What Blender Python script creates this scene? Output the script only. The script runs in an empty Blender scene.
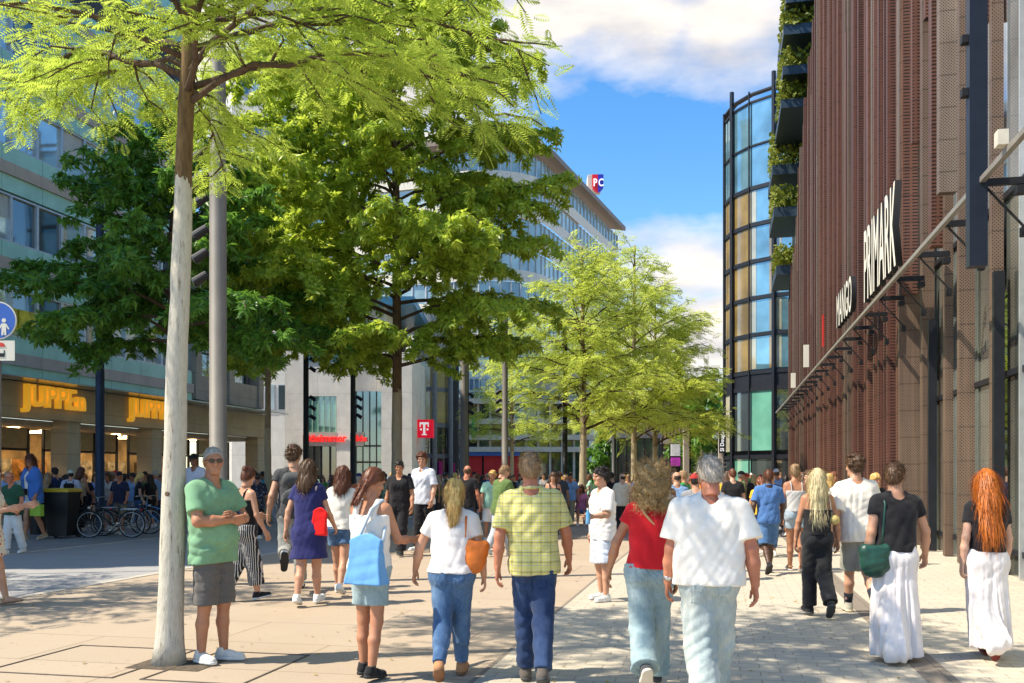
import bpy, math, random
import numpy as np
from mathutils import Vector, Matrix, Euler
sc = bpy.context.scene
COL = sc.collection
R = math.radians
# ------------------------------------------------------------------ camera, world, sun, exposure
YAW = R(12.35); CY, SY = math.cos(YAW), math.sin(YAW)
FPX, EYE, HOR = 950.0, 1.6, 476.0
cam_d = bpy.data.cameras.new('camera'); cam = bpy.data.objects.new('camera', cam_d); COL.objects.link(cam)
cam.location = (0, 0, EYE); cam.rotation_euler = (R(90), 0, YAW)
cam_d.sensor_width = 36; cam_d.lens = FPX / 1024 * 36; cam_d.shift_y = (HOR - 341.5) / 1024
cam_d.clip_end = 6000; cam_d.clip_start = .1
sc.camera = cam
vs = sc.view_settings
vs.view_transform = 'Standard'; vs.look = 'None'; vs.gamma = 1; vs.use_curve_mapping = False
vs.exposure = 1.36
SUN_EL = R(52)
SHD = Vector((CY, SY, 0)) + 0.24 * Vector((-SY, CY, 0)); SHD.normalize()      # where shadows fall
SUNV = Vector((-SHD.x * math.cos(SUN_EL), -SHD.y * math.cos(SUN_EL), math.sin(SUN_EL)))
sl = bpy.data.lights.new('sun', 'SUN'); sl.energy = 3.3; sl.angle = R(.55); sl.color = (1, .91, .75)
so = bpy.data.objects.new('sun', sl); COL.objects.link(so)
so.rotation_euler = (-SUNV).to_track_quat('-Z', 'Y').to_euler(); so.location = (-20, 0, 60)

def at(px, zc):                       # pixel column and depth -> street coordinates
    xc = (px - 512) / FPX * zc
    return xc * CY - zc * SY, xc * SY + zc * CY
def gp(px, py):                       # pixel of a ground point -> street coordinates
    return at(px, FPX * EYE / (py - HOR))
def hz(py, zc):                       # height of a point seen at row py
    return EYE + (HOR - py) * zc / FPX

w = bpy.data.worlds.new('World'); sc.world = w; w.use_nodes = True
nt = w.node_tree; N = nt.nodes; L = nt.links
bg = N['Background']; bg.inputs[1].default_value = .15
sky = N.new('ShaderNodeTexSky'); sky.sky_type = 'NISHITA'; sky.sun_disc = False
sky.sun_elevation = SUN_EL; sky.sun_rotation = math.atan2(SUNV.x, SUNV.y); sky.altitude = 50
sky.air_density = 1.0; sky.dust_density = .35; sky.ozone_density = 2.2
hs = N.new('ShaderNodeHueSaturation'); hs.inputs['Saturation'].default_value = 1.32; hs.inputs['Value'].default_value = .66
L.new(sky.outputs[0], hs.inputs['Color'])
tc = N.new('ShaderNodeTexCoord')
def vm(op, a, b=None):
    n = N.new('ShaderNodeVectorMath'); n.operation = op
    for i, v in enumerate((a, b)):
        if v is None: continue
        if hasattr(v, 'links'): L.new(v, n.inputs[i])
        else: n.inputs[i].default_value = v
    return n.outputs['Value'] if op in ('LENGTH', 'DISTANCE', 'DOT_PRODUCT') else n.outputs[0]
def mth(op, a, b=None, clamp=False):
    n = N.new('ShaderNodeMath'); n.operation = op; n.use_clamp = clamp
    for i, v in enumerate((a, b)):
        if v is None: continue
        if hasattr(v, 'links'): L.new(v, n.inputs[i])
        else: n.inputs[i].default_value = v
    return n.outputs[0]
def skydir(px, py):
    x, y = (px - 512) / FPX, (HOR - py) / FPX
    v = Vector((x * CY - SY, x * SY + CY, y)); v.normalize(); return v
D = tc.outputs['Generated']
nz = N.new('ShaderNodeTexNoise'); nz.inputs['Scale'].default_value = 5.5; nz.inputs['Detail'].default_value = 9; nz.inputs['Roughness'].default_value = .56
L.new(vm('MULTIPLY', D, (1, 1, 2.3)), nz.inputs['Vector'])
nf = mth('MULTIPLY', mth('SUBTRACT', nz.outputs[0], .5), 1.9)
tot = None
for (px, py, sx, sz) in ((560, 8, 8, 13), (640, 20, 8, 16), (725, 14, 9, 14), (690, 268, 9, 17), (705, 345, 8, 10), (620, 400, 7, 9), (330, 60, 5, 8), (60, 20, 4, 6)):
    c = skydir(px, py)
    dv = vm('MULTIPLY', vm('SUBTRACT', D, c), (sx, sx, sz))
    g = mth('SUBTRACT', 1.0, vm('LENGTH', dv))
    tot = g if tot is None else mth('MAXIMUM', tot, g)
gen = mth('SUBTRACT', nf, .62)                      # loose clouds elsewhere in the sky
val = mth('MAXIMUM', mth('ADD', tot, nf), gen)
mask = mth('MULTIPLY', val, 1.6, True)
nz2 = N.new('ShaderNodeTexNoise'); nz2.inputs['Scale'].default_value = 9; nz2.inputs['Detail'].default_value = 6
L.new(vm('MULTIPLY', D, (1, 1, 3)), nz2.inputs['Vector'])
cr = N.new('ShaderNodeValToRGB'); cr.color_ramp.elements[0].position = .3; cr.color_ramp.elements[1].position = .62
cr.color_ramp.elements[0].color = (2.0, 1.95, 2.0, 1); cr.color_ramp.elements[1].color = (3.3, 3.05, 2.75, 1)
L.new(nz2.outputs[0], cr.inputs[0])
mx = N.new('ShaderNodeMix'); mx.data_type = 'RGBA'
L.new(mask, mx.inputs[0]); L.new(hs.outputs[0], mx.inputs[6]); L.new(cr.outputs[0], mx.inputs[7])
L.new(mx.outputs[2], bg.inputs[0])

# ------------------------------------------------------------------ helpers
def lin(r, g, b):
    f = lambda v: (v / 255 / 12.92) if v / 255 <= .04045 else ((v / 255 + .055) / 1.055) ** 2.4
    return (f(r), f(g), f(b))
class NB:                               # small node builder
    def __init__(s, name):
        s.m = bpy.data.materials.new(name); s.m.use_nodes = True
        s.t = s.m.node_tree; s.n = s.t.nodes; s.b = s.n['Principled BSDF']
        s.tc = s.n.new('ShaderNodeTexCoord')
    def link(s, a, b): s.t.links.new(a, b)
    def put(s, v, inp):
        if hasattr(v, 'links'): s.link(v, inp)
        elif v is not None:
            if isinstance(v, tuple) and len(v) == 3 and inp.type == 'RGBA': v = (*v, 1)
            inp.default_value = v
    def math(s, op, a, b=None, c=None, clamp=False):
        n = s.n.new('ShaderNodeMath'); n.operation = op; n.use_clamp = clamp
        for i, v in enumerate((a, b, c)): s.put(v, n.inputs[i])
        return n.outputs[0]
    def mix(s, f, a, b, mode='MIX'):
        n = s.n.new('ShaderNodeMix'); n.data_type = 'RGBA'; n.blend_type = mode
        s.put(f, n.inputs[0]); s.put(a, n.inputs[6]); s.put(b, n.inputs[7]); return n.outputs[2]
    def noise(s, scale, detail=3, rough=.55, vec=None, stretch=None):
        n = s.n.new('ShaderNodeTexNoise'); n.inputs['Scale'].default_value = scale; n.inputs['Detail'].default_value = detail; n.inputs['Roughness'].default_value = rough
        v = vec or s.tc.outputs['Object']
        if stretch:
            mp = s.n.new('ShaderNodeMapping'); mp.inputs['Scale'].default_value = stretch; s.link(v, mp.inputs[0]); v = mp.outputs[0]
        s.link(v, n.inputs['Vector']); return n.outputs[0]
    def ramp(s, f, lo, hi):
        n = s.n.new('ShaderNodeMapRange'); s.put(f, n.inputs[0]); n.inputs[1].default_value = lo; n.inputs[2].default_value = hi
        return n.outputs[0]
    def sep(s, v=None):
        n = s.n.new('ShaderNodeSeparateXYZ'); s.link(v or s.tc.outputs['Object'], n.inputs[0]); return n.outputs
    def bump(s, h, strength=.3, dist=.01):
        n = s.n.new('ShaderNodeBump'); n.inputs['Strength'].default_value = strength; n.inputs['Distance'].default_value = dist
        s.link(h, n.inputs['Height']); s.link(n.outputs[0], s.b.inputs['Normal'])
    def set(s, col=None, rough=None, metal=None, spec=None):
        if col is not None: s.put(col, s.b.inputs['Base Color'])
        if rough is not None: s.put(rough, s.b.inputs['Roughness'])
        if metal is not None: s.put(metal, s.b.inputs['Metallic'])
        if spec is not None: s.put(spec, s.b.inputs['Specular IOR Level'])
        return s.m
MC = {}
def mat(name, col, rough=.6, metal=0., var=.14, ns=5., bump=0., bs=60., spec=.4, bd=.004, emit=0):
    key = (name, col)
    if key in MC: return MC[key]
    b = NB(name); f = b.noise(ns, 5)
    lo = tuple(c * (1 - var) for c in col); hi = tuple(min(1, c * (1 + var)) for c in col)
    b.set(b.mix(b.ramp(f, .3, .7), lo, hi), rough, metal, spec)
    if bump: b.bump(b.noise(bs, 4), bump, bd)
    if emit:
        b.b.inputs['Emission Color'].default_value = (*col, 1); b.b.inputs['Emission Strength'].default_value = emit
    MC[key] = b.m; return b.m

def newmesh(name, V, F, smooth=False):
    me = bpy.data.meshes.new(name)
    if isinstance(F, np.ndarray):
        V = np.asarray(V, np.float32); n = F.shape[1]; m = len(F)
        me.vertices.add(len(V)); me.vertices.foreach_set('co', V.ravel())
        me.loops.add(m * n); me.loops.foreach_set('vertex_index', F.astype(np.int32).ravel())
        me.polygons.add(m); me.polygons.foreach_set('loop_start', np.arange(0, m * n, n, dtype=np.int32))
        me.update(calc_edges=True)
    else:
        me.from_pydata([tuple(v) for v in V], [], F)
    if smooth: me.polygons.foreach_set('use_smooth', np.ones(len(me.polygons), bool))
    me.update(); return me
def obj(name, me, m=None, parent=None, loc=None, rot=None):
    o = bpy.data.objects.new(name, me); COL.objects.link(o)
    if m is not None and me is not None:
        if not me.materials: me.materials.append(m)
        elif me.materials[0] != m:
            o.material_slots[0].link = 'OBJECT'; o.material_slots[0].material = m
    if parent is not None: o.parent = parent
    if loc is not None: o.location = loc
    if rot is not None: o.rotation_euler = rot
    return o
LABELS = {}
def tag(o, label, cat, group=None):
    o['label'] = label; o['category'] = cat
    if group: o['group'] = group
    LABELS.setdefault(label, []).append(o); return o
def thing(name, label, cat, loc=(0, 0, 0), rz=0, group=None):
    o = bpy.data.objects.new(name, None); COL.objects.link(o); o.empty_display_size = .2
    o.location = loc; o.rotation_euler = (0, 0, rz); return tag(o, label, cat, group)
def kind(o, k): o['kind'] = k; return o
def copy_tree(o, parent=None):
    c = o.copy(); COL.objects.link(c)
    if parent is not None: c.parent = parent
    for ch in o.children: copy_tree(ch, c)
    return c

class MB:                               # hard-surface mesh collector
    def __init__(s): s.v = []; s.f = []
    def add(s, vs, fs):
        o = len(s.v); s.v += [tuple(v) for v in vs]; s.f += [tuple(i + o for i in f) for f in fs]; return s
    def box(s, x0, x1, y0, y1, z0, z1, rz=0, pivot=None):
        vs = [(x, y, z) for x in (x0, x1) for y in (y0, y1) for z in (z0, z1)]
        if rz:
            px, py = pivot or ((x0 + x1) / 2, (y0 + y1) / 2); c, n = math.cos(rz), math.sin(rz)
            vs = [(px + (x - px) * c - (y - py) * n, py + (x - px) * n + (y - py) * c, z) for x, y, z in vs]
        return s.add(vs, [(0, 1, 3, 2), (4, 6, 7, 5), (0, 4, 5, 1), (2, 3, 7, 6), (0, 2, 6, 4), (1, 5, 7, 3)])
    def quad(s, a, b, c, d): return s.add([a, b, c, d], [(0, 1, 2, 3)])
    def tube(s, pts, rad, n=8, cap=True):
        pts = [Vector(p) for p in pts]; m = len(pts)
        if not isinstance(rad, (list, tuple)): rad = [rad] * m
        up = None; vs = []
        for i, p in enumerate(pts):
            d = (pts[min(i + 1, m - 1)] - pts[max(i - 1, 0)])
            d = d.normalized() if d.length > 1e-9 else Vector((0, 0, 1))
            if up is None: up = Vector((1, 0, 0)) if abs(d.x) < .8 else Vector((0, 1, 0))
            a = d.cross(up); a = a.normalized() if a.length > 1e-6 else d.orthogonal().normalized()
            up = a.cross(d)
            for k in range(n):
                t = 2 * math.pi * k / n
                vs.append(p + (a * math.cos(t) + up * math.sin(t)) * rad[i])
        fs = [(i * n + k, i * n + (k + 1) % n, (i + 1) * n + (k + 1) % n, (i + 1) * n + k) for i in range(m - 1) for k in range(n)]
        if cap: fs += [tuple(range(n - 1, -1, -1)), tuple(range((m - 1) * n, m * n))]
        return s.add(vs, fs)
    def lathe(s, prof, n=24, c=(0, 0)):
        vs = [(c[0] + r * math.cos(2 * math.pi * k / n), c[1] + r * math.sin(2 * math.pi * k / n), z) for r, z in prof for k in range(n)]
        fs = [(i * n + k, i * n + (k + 1) % n, (i + 1) * n + (k + 1) % n, (i + 1) * n + k) for i in range(len(prof) - 1) for k in range(n)]
        return s.add(vs, fs)
    def ring(s, c, r, t, axis='y', n=28, m=6):
        vs = []
        for i in range(n):
            a = 2 * math.pi * i / n
            for j in range(m):
                b = 2 * math.pi * j / m; rr = r + t * math.cos(b); q = t * math.sin(b)
                vs.append((c[0] + rr * math.cos(a), c[1] + q, c[2] + rr * math.sin(a)))
        fs = [(i * m + j, ((i + 1) % n) * m + j, ((i + 1) % n) * m + (j + 1) % m, i * m + (j + 1) % m) for i in range(n) for j in range(m)]
        return s.add(vs, fs)
    def prism(s, poly, a, b, frame=None):      # polygon (u,v) extruded along w from a to b
        n = len(poly); f = frame or (lambda u, v, w_: (u, w_, v))
        vs = [f(u, v, a) for u, v in poly] + [f(u, v, b) for u, v in poly]
        fs = [tuple(range(n - 1, -1, -1)), tuple(range(n, 2 * n))] + [(i, (i + 1) % n, n + (i + 1) % n, n + i) for i in range(n)]
        return s.add(vs, fs)
    def mesh(s, name, smooth=False): return newmesh(name, s.v, s.f, smooth)
    def build(s, name, m, parent=None, smooth=False, **k): return obj(name, s.mesh(name, smooth), m, parent, **k)

def text_mesh(name, txt, size, extrude, thick=0.0, align='LEFT', space=1.0):
    cu = bpy.data.curves.new(name, 'FONT'); cu.body = txt; cu.size = size; cu.extrude = extrude; cu.offset = thick; cu.align_x = align
    cu.space_character = space; cu.resolution_u = 3
    to = bpy.data.objects.new(name, cu); COL.objects.link(to)
    dg = bpy.context.evaluated_depsgraph_get(); dg.update()
    me = bpy.data.meshes.new_from_object(to.evaluated_get(dg), depsgraph=dg)
    bpy.data.objects.remove(to); bpy.data.curves.remove(cu); me.name = name; me.materials.clear(); return me
def frame_mx(x, y, z, o):
    return Matrix(((x[0], y[0], z[0], o[0]), (x[1], y[1], z[1], o[1]), (x[2], y[2], z[2], o[2]), (0, 0, 0, 1)))
# ------------------------------------------------------------------ ground
def slab_mat():
    b = NB('tan concrete slabs')
    br = b.n.new('ShaderNodeTexBrick'); br.inputs['Scale'].default_value = 1
    br.inputs['Brick Width'].default_value = 2.4; br.inputs['Row Height'].default_value = 1.2; br.inputs['Mortar Size'].default_value = .011
    br.inputs['Mortar Smooth'].default_value = .3; br.inputs['Bias'].default_value = 0
    b.link(b.tc.outputs['Object'], br.inputs['Vector'])
    for i, c in ((1, (.345, .275, .205)), (2, (.37, .295, .22)), (3, (.17, .125, .09))): br.inputs[i].default_value = (*c, 1)
    st = b.ramp(b.noise(.9, 6, .65, stretch=(1, .35, 1)), .38, .7)
    c = b.mix(b.math('MULTIPLY', st, .4), br.outputs[0], (.33, .235, .15))
    fn = b.noise(55, 4, .7); c = b.mix(b.ramp(fn, .35, .75), c, b.mix(.35, c, (.62, .5, .36)))
    sp = b.ramp(b.noise(9, 2, .5), .68, .74); c = b.mix(b.math('MULTIPLY', sp, .35), c, (.22, .17, .12))
    vo = b.n.new('ShaderNodeTexVoronoi'); vo.inputs['Scale'].default_value = 2.6; b.link(b.tc.outputs['Object'], vo.inputs['Vector'])
    gm = b.math('MULTIPLY', b.math('LESS_THAN', vo.outputs['Distance'], .07), b.ramp(b.noise(3, 1), .45, .55)); c = b.mix(b.math('MULTIPLY', gm, .5), c, (.16, .13, .10))
    big = b.ramp(b.noise(.32, 4, .6), .52, .62); c = b.mix(b.math('MULTIPLY', big, .22), c, (.30, .235, .17))
    b.set(c, .85, 0, .25); b.bump(fn, .25, .004); return b.m
def paver_mat(name, c1, c2, mort, bw, rh, rot=0):
    b = NB(name)
    br = b.n.new('ShaderNodeTexBrick'); br.inputs['Scale'].default_value = 1
    br.inputs['Brick Width'].default_value = bw; br.inputs['Row Height'].default_value = rh; br.inputs['Mortar Size'].default_value = .006
    br.inputs['Mortar Smooth'].default_value = .2; br.inputs['Bias'].default_value = 0
    v = b.tc.outputs['Object']
    if rot:
        mp = b.n.new('ShaderNodeMapping'); mp.inputs['Rotation'].default_value = (0, 0, rot); b.link(v, mp.inputs[0]); v = mp.outputs[0]
    b.link(v, br.inputs['Vector'])
    for i, c in ((1, c1), (2, c2), (3, mort)): br.inputs[i].default_value = (*c, 1)
    st = b.ramp(b.noise(.7, 6, .65), .36, .72)
    c = b.mix(b.math('MULTIPLY', st, .35), br.outputs[0], tuple(q * .62 for q in c1))
    fn = b.noise(40, 4, .7); c = b.mix(b.math('MULTIPLY', b.ramp(fn, .3, .8), .4), c, tuple(min(1, q * 1.35) for q in c2))
    h = b.math('ADD', b.math('MULTIPLY', fn, .4), b.math('SUBTRACT', 1, br.outputs['Fac']))
    b.set(c, .8, 0, .3); b.bump(h, .35, .006); return b.m
m_slab = slab_mat()
m_paver = paver_mat('pale stone pavers', (.42, .37, .29), (.47, .415, .325), (.24, .19, .13), .32, .16)
m_strip = paver_mat('dark drain pavers', (.20, .165, .13), (.23, .19, .15), (.09, .07, .06), .5, .25, R(90))
m_road = paver_mat('pale grey roadway slabs', (.30, .29, .285), (.33, .32, .31), (.17, .165, .16), 1.2, .6)
m_walk = paver_mat('grey sidewalk pavers', (.24, .225, .21), (.28, .26, .245), (.12, .075, .07), .6, .3)
m_pale = mat('pale kerb stone', (.44, .40, .34), .8, 0, .2, 4, .2, 60)
G = MB(); G.box(-700, 700, -60, 1500, -1, 0)
kind(G.build('ground', m_slab), 'structure')
def sheet(name, x0, x1, y0, y1, z, m): return kind(MB().box(x0, x1, y0, y1, -.02, z).build(name, m), 'structure')
sheet('promenade_paving', -1.86, 4.9, -10, 160, .004, m_paver)
sheet('drain_strip', 1.57, 1.82, -10, 160, .008, m_strip)
sheet('paving_joint', -1.90, -1.86, -10, 160, .006, m_strip)
sheet('road', -14.2, -9.0, -30, 70, .004, m_road)
sheet('sidewalk', -60, -14.2, -30, 160, .006, m_walk)
sheet('kerb_line', -14.25, -14.08, -30, 70, .010, m_pale)
sheet('gutter_line', -9.12, -8.95, -30, 70, .008, m_pale)
m_white_paint = mat('worn road paint', (.7, .68, .62), .7, 0, .3, 9)
# cover plates round the near tree
m_plate = mat('worn steel joint', (.12, .095, .075), .7, .2, .2, 8)
tp = gp(170, 664)
pl = MB()
for (x0, x1, y0, y1) in ((-1.32, -.12, -.62, .62), (.12, 1.0, -.62, .62)):
    for q in ((x0, x1, y0, y0 + .018), (x0, x1, y1 - .018, y1), (x0, x0 + .018, y0 + .018, y1 - .018), (x1 - .018, x1, y0 + .018, y1 - .018)):
        pl.box(q[0], q[1], q[2], q[3], -.01, .007)
kind(pl.build('tree_pit_frame', m_plate, loc=(tp[0], tp[1], 0)), 'structure')
kind(MB().box(-.27, .40, -.24, .27, -.02, .005).build('tree_pit_soil', mat('dark pit soil', (.10, .075, .05), .95, 0, .4, 20, .8, 60), loc=(tp[0], tp[1], 0)), 'structure')

# ------------------------------------------------------------------ materials of the buildings
def glass(name, col, rough=.04, wav=.15, spec=1.0):
    b = NB(name); f = b.noise(.35, 3); c = b.mix(b.ramp(f, .35, .65), tuple(q * .6 for q in col), tuple(min(1, q * 1.3) for q in col))
    b.set(c, rough, 0, spec); b.b.inputs['IOR'].default_value = 1.8; b.bump(b.noise(.6, 1), wav, .02); return b.m
def metal_glass(m, k, base=None):
    p = m.node_tree.nodes['Principled BSDF']; p.inputs['Metallic'].default_value = k; return m
def stone(name, col, pw, ph, joint=.5, axis='y'):
    b = NB(name); s = b.sep()
    u = b.math('ADD', s[0], s[1]); fu = b.math('FRACT', b.math('DIVIDE', u, pw)); fz = b.math('FRACT', b.math('DIVIDE', s[2], ph))
    j = b.math('MAXIMUM', b.math('LESS_THAN', fu, .03 / pw), b.math('LESS_THAN', fz, .03 / ph))
    f = b.noise(1.2, 6, .65); c = b.mix(b.ramp(f, .3, .7), tuple(q * .86 for q in col), tuple(min(1, q * 1.1) for q in col))
    st = b.ramp(b.noise(.8, 5, .6, stretch=(2.5, 2.5, .25)), .55, .8); c = b.mix(b.math('MULTIPLY', st, .25), c, tuple(q * .6 for q in col))
    c = b.mix(b.math('MULTIPLY', j, joint), c, tuple(q * .35 for q in col)); b.set(c, .75, 0, .3); b.bump(b.noise(25, 4), .15, .005); return b.m
m_frame_dk = mat('dark steel frame', (.022, .024, .03), .45, .4, .2)
m_frame_lt = mat('pale aluminium frame', (.5, .52, .53), .4, .5, .1)
m_green_sp = stone('green spandrel glass', (.42, .68, .54), 2.0, 50, .7)
m_green_sp.node_tree.nodes['Principled BSDF'].inputs['Roughness'].default_value = .15
m_bandstone = stone('pinkish band stone', (.54, .43, .34), 1.3, 5)
m_win_blue = metal_glass(glass('blue window glass', (.55, .66, .66), .03, .1), .45)
m_win_dark = glass('dark window glass', (.03, .05, .055), .03, .12)
m_shopin = mat('warm shop interior', (.5, .36, .18), .8, 0, .6, 1.1)
m_win_lit = mat('shop lamp', (1, .70, .36), .5, 0, .05, 5, emit=9)

# ------------------------------------------------------------------ left building with the shoe shop
LX = -24.0
bl = thing('shop_building', 'green glass and pink stone office block with shop at left under trees', 'building', (LX, 0, 0))
Y0, Y1 = 8.0, 40.0
MB().box(-14, -.35, Y0, Y1, 4.9, 24).build('core_wall', mat('dark core wall', (.07, .07, .07), .8), bl)
for zb in (5.45, 8.7, 12.0, 15.25, 18.5, 21.8):
    MB().box(-.3, .10, Y0, Y1, zb, zb + .42).build('stone_band', m_bandstone, bl)
    MB().box(-.3, .02, Y0, Y1, zb - .58, zb - .003).build('spandrel', m_green_sp, bl)
    MB().box(-.3, .02, Y0, Y1, zb + .423, zb + .98).build('spandrel', m_green_sp, bl)
wf = MB(); W_, Hh = 1.3, 1.69
for q in ((.0, .06, 0, Hh), (W_ - .06, W_, 0, Hh), (.06, W_ - .06, 0, .07), (.06, W_ - .06, Hh - .07, Hh)): wf.box(-.22, -.02, q[0], q[1], q[2], q[3])
wfm = wf.mesh('window'); wp = MB().box(-.15, -.12, .06, W_ - .06, .07, Hh - .07).mesh('pane')
m_blind = mat('pale roller blind', (.55, .53, .47), .8, 0, .1, 3)
m_yel = mat('yellow window poster', (.75, .55, .03), .6, 0, .4, 3)
rnd = random.Random(4)
for zb in (6.43, 9.68, 12.98, 16.23):
    for k in range(24):
        y = Y0 + 1.0 + k * 1.3
        o = obj('window', wfm, m_frame_lt, bl, (0, y, zb))
        obj('pane', wp, rnd.choice([m_win_blue, m_win_blue, m_win_dark]), o)
        if zb > 7 and rnd.random() < .3: MB().box(-.115, -.10, .1, W_ - .1, Hh * rnd.choice([.35, .5, .65]), Hh - .08).build('blind', m_blind, o)
for y, zb in ((22.0, 9.75), (26.2, 6.6), (27.6, 6.6), (28.9, 6.6), (23.4, 6.6)):
    MB().box(-.10, -.03, y, y + 1.2, zb + .1, zb + .85).build('window_poster', m_yel, bl)
MB().box(-14.2, .2, Y0, Y1, 24.002, 24.5).build('roof', m_bandstone, bl)
# ground floor: fascia, canopy, piers, shop windows
m_fascia = stone('cream fascia stone', (.52, .44, .29), 1.6, .8, .35)
MB().box(-.5, .25, Y0, 47, 3.65, 4.87).build('fascia', m_fascia, bl)
m_can = glass('pale green canopy glass', (.30, .42, .40), .15, .05, .7)
MB().prism([(-.2, 5.1), (1.5, 4.92), (1.5, 4.875), (-.2, 4.9)], Y0, 47, lambda u, v, w_: (u, w_, v)).build('canopy', m_can, bl)
for y in (12.5, 19, 25.5, 31.2, 36.6, 42.3, 46.2):
    MB().box(-.6, .12, y, y + .75, 0, 3.647).build('pier', m_fascia, bl)
MB().box(-6, -5.8, Y0, 47, 0, 3.6).build('shop_back_wall', m_shopin, bl)
for k in range(12): MB().box(-4.6, -1.9, Y0 + 1.2 + k * 3.1, Y0 + 1.45 + k * 3.1, 3.38, 3.447).build('ceiling_light', m_win_lit, bl)
MB().box(-5.8, -.5, Y0, 47, 3.45, 3.64).build('shop_ceiling', mat('cream shop ceiling', (.5, .44, .33), .8), bl)
ysh = [13.25, 19.75, 26.25, 31.95, 37.35, 43.05, 46.9]
for i, y in enumerate(ysh[:-1]):
    y2 = (ysh[i + 1] - .75)
    sf = MB()
    for yy in np.linspace(y, y2 - .08, 4): sf.box(-1.6, -1.5, yy, yy + .08, 0, 3.4)
    sf.box(-1.6, -1.5, y, y2, 2.55, 2.65)
    sw = sf.build('shop_window', m_frame_dk, bl)
    MB().box(-1.57, -1.55, y + .1, y2 - .1, 2.66, 3.4).build('transom_panel', mat('sand transom panel', (.42, .35, .2), .5), sw)
    for q in range(2):
        yy = y + (y2 - y) * (.28 + .45 * q)
        MB().box(-5.2, -4.6, yy - .7, yy + .7, .2, 2.3).build('shelf_display', mat('shop display', rnd.choice([(.5, .25, .08), (.35, .3, .2), (.12, .09, .06), (.5, .42, .3)]), .7, 0, .7, 4), bl)
        MB().lathe([(0, 3.40), (.09, 3.40), (.09, 3.44), (0, 3.44)], 10, (-2.6 - q, yy)).build('ceiling_spot', m_win_lit, bl)
m_sign_y = mat('yellow lit sign letters', (.95, .46, .03), .45, 0, .05, 3, emit=.18)
FX = ((0, 1, 0), (0, 0, 1), (1, 0, 0))
tj = text_mesh('shop_lettering', 'JUPPEn', 1.05, .10, .02, 'LEFT', 1.03)
ya, yb = at(15, 0)[0], 0
def ly(px, X):                                   # street Y where column px meets the plane X
    t = (px - 512) / FPX; zc = X / (t * CY - SY); return t * zc * SY + zc * CY
for px in (15, 122):
    o = obj('shop_lettering', tj, m_sign_y, bl); o.matrix_local = frame_mx(*FX, (.38, ly(px, LX), 4.08))
# the stone block further along, plain piers and dark glass
bs = thing('stone_building', 'tan stone block with pale piers beyond the shoe shop', 'building', (LX, 0, 0))
m_tan = stone('tan stone', (.40, .33, .235), 1.2, .8, .4)
MB().box(-14, -.4, 40.05, 47, 5.2, 11.2).build('wall', mat('stone block core', (.16, .14, .12), .7), bs)
for z in (5.2, 8.6): MB().box(-.4, .05, 40.05, 47, z, z + 1.15).build('stone_band', m_tan, bs)
for k in range(3):
    y = 40.1 + k * 3.1
    MB().box(-.4, .16, y, y + .5, 5.2, 11.2).build('pier', m_tan, bs)
for z in (6.35,):
    for k in range(2):
        y = 40.9 + k * 2.5
        o = MB().box(-.3, -.1, y, y + .1, z, z + 2.25).box(-.3, -.1, y + 1.9, y + 2.0, z, z + 2.25).box(-.3, -.1, y + .1, y + 1.9, z + 1.1, z + 1.17).build('window', m_frame_dk, bs)
        MB().box(-.24, -.2, y + .1, y + 1.9, z, z + 2.25).build('pane', rnd.choice([m_win_dark, m_win_blue]), o)
MB().box(-14.2, .2, 40.05, 47, 11.202, 11.6).build('roof', m_tan, bs)

# ------------------------------------------------------------------ white drugstore building facing the camera (local: x along front, y depth)
def facing(px, zc, yaw_extra=0):
    x, y = at(px, zc); return (x, y, 0), YAW + yaw_extra
loc, rz = facing(285, 58)
wb = thing('drugstore_building', 'white panelled corner building with red shop lettering', 'building', loc, rz)
m_wp = stone('white wall panels', (.80, .75, .66), 2.0, 2.2, .35)
px_ = lambda p: (p - 285) * 58 / FPX
zz = lambda y: hz(y, 58)
MB().box(0, px_(304), 0, 12, 0, 12).build('wall', m_wp, wb)
MB().box(px_(336.5), px_(352), 0, 12, 0, 12).build('wall', m_wp, wb)
MB().box(px_(384), px_(414), -1.2, 12, 0, 9.0).build('wall', m_wp, wb)
MB().box(px_(304), px_(336.5), 0.03, 12, zz(396), 12).build('wall', m_wp, wb)
MB().box(px_(352), px_(384), .5, 12, 6.8, 12).build('wall', m_wp, wb)
MB().box(-.3, px_(415), -.4, 12, 12.003, 12.5).build('roof', mat('blue roof edge', (.05, .19, .32), .4), wb)
MB().box(px_(304), px_(352), -.03, .0, 8.6, 9.0).build('roof_band', mat('blue trim band', (.05, .22, .36), .4), wb)
m_gw = glass('green window glass', (.12, .33, .24), .05, .1)
o = MB().box(px_(304), px_(336.5), .12, .2, zz(432), zz(396)).build('window', m_gw, wb)
bb = MB()
for k in range(6): bb.box(px_(304) + .1 + k * .36, px_(304) + .15 + k * .36, .08, .118, zz(432), zz(396))
bb.build('mullion', mat('pale green mullion', (.35, .55, .42), .5), o)
MB().box(px_(304), px_(336.5), -.02, .25, zz(446), zz(432.2)).build('sign_panel', mat('grey sign panel', (.48, .44, .37), .6), wb)
m_red = mat('red sign letters', (.82, .02, .015), .4, 0, .04, 3, emit=.35)
ts = text_mesh('shop_lettering', 'Bösimmer', .62, .04, .015)
obj('shop_lettering', ts, m_red, wb).matrix_local = frame_mx((1, 0, 0), (0, 0, 1), (0, -1, 0), (px_(304.8), -.07, zz(441.5)))
MB().box(px_(304), px_(336.5), .4, .5, 0, zz(446.2)).build('shop_door', m_win_dark, wb)
dd = MB()
for x in (304.5, 313, 320, 329, 336): dd.box(px_(x) - .05, px_(x) + .05, .3, .397, 0, zz(446.4))
dd.build('door_frame', m_frame_dk, wb)
o = MB().box(px_(352), px_(384), .45, .55, 0, 6.8).build('window', glass('teal glazing', (.10, .26, .27), .05), wb)
bb = MB()
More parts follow.
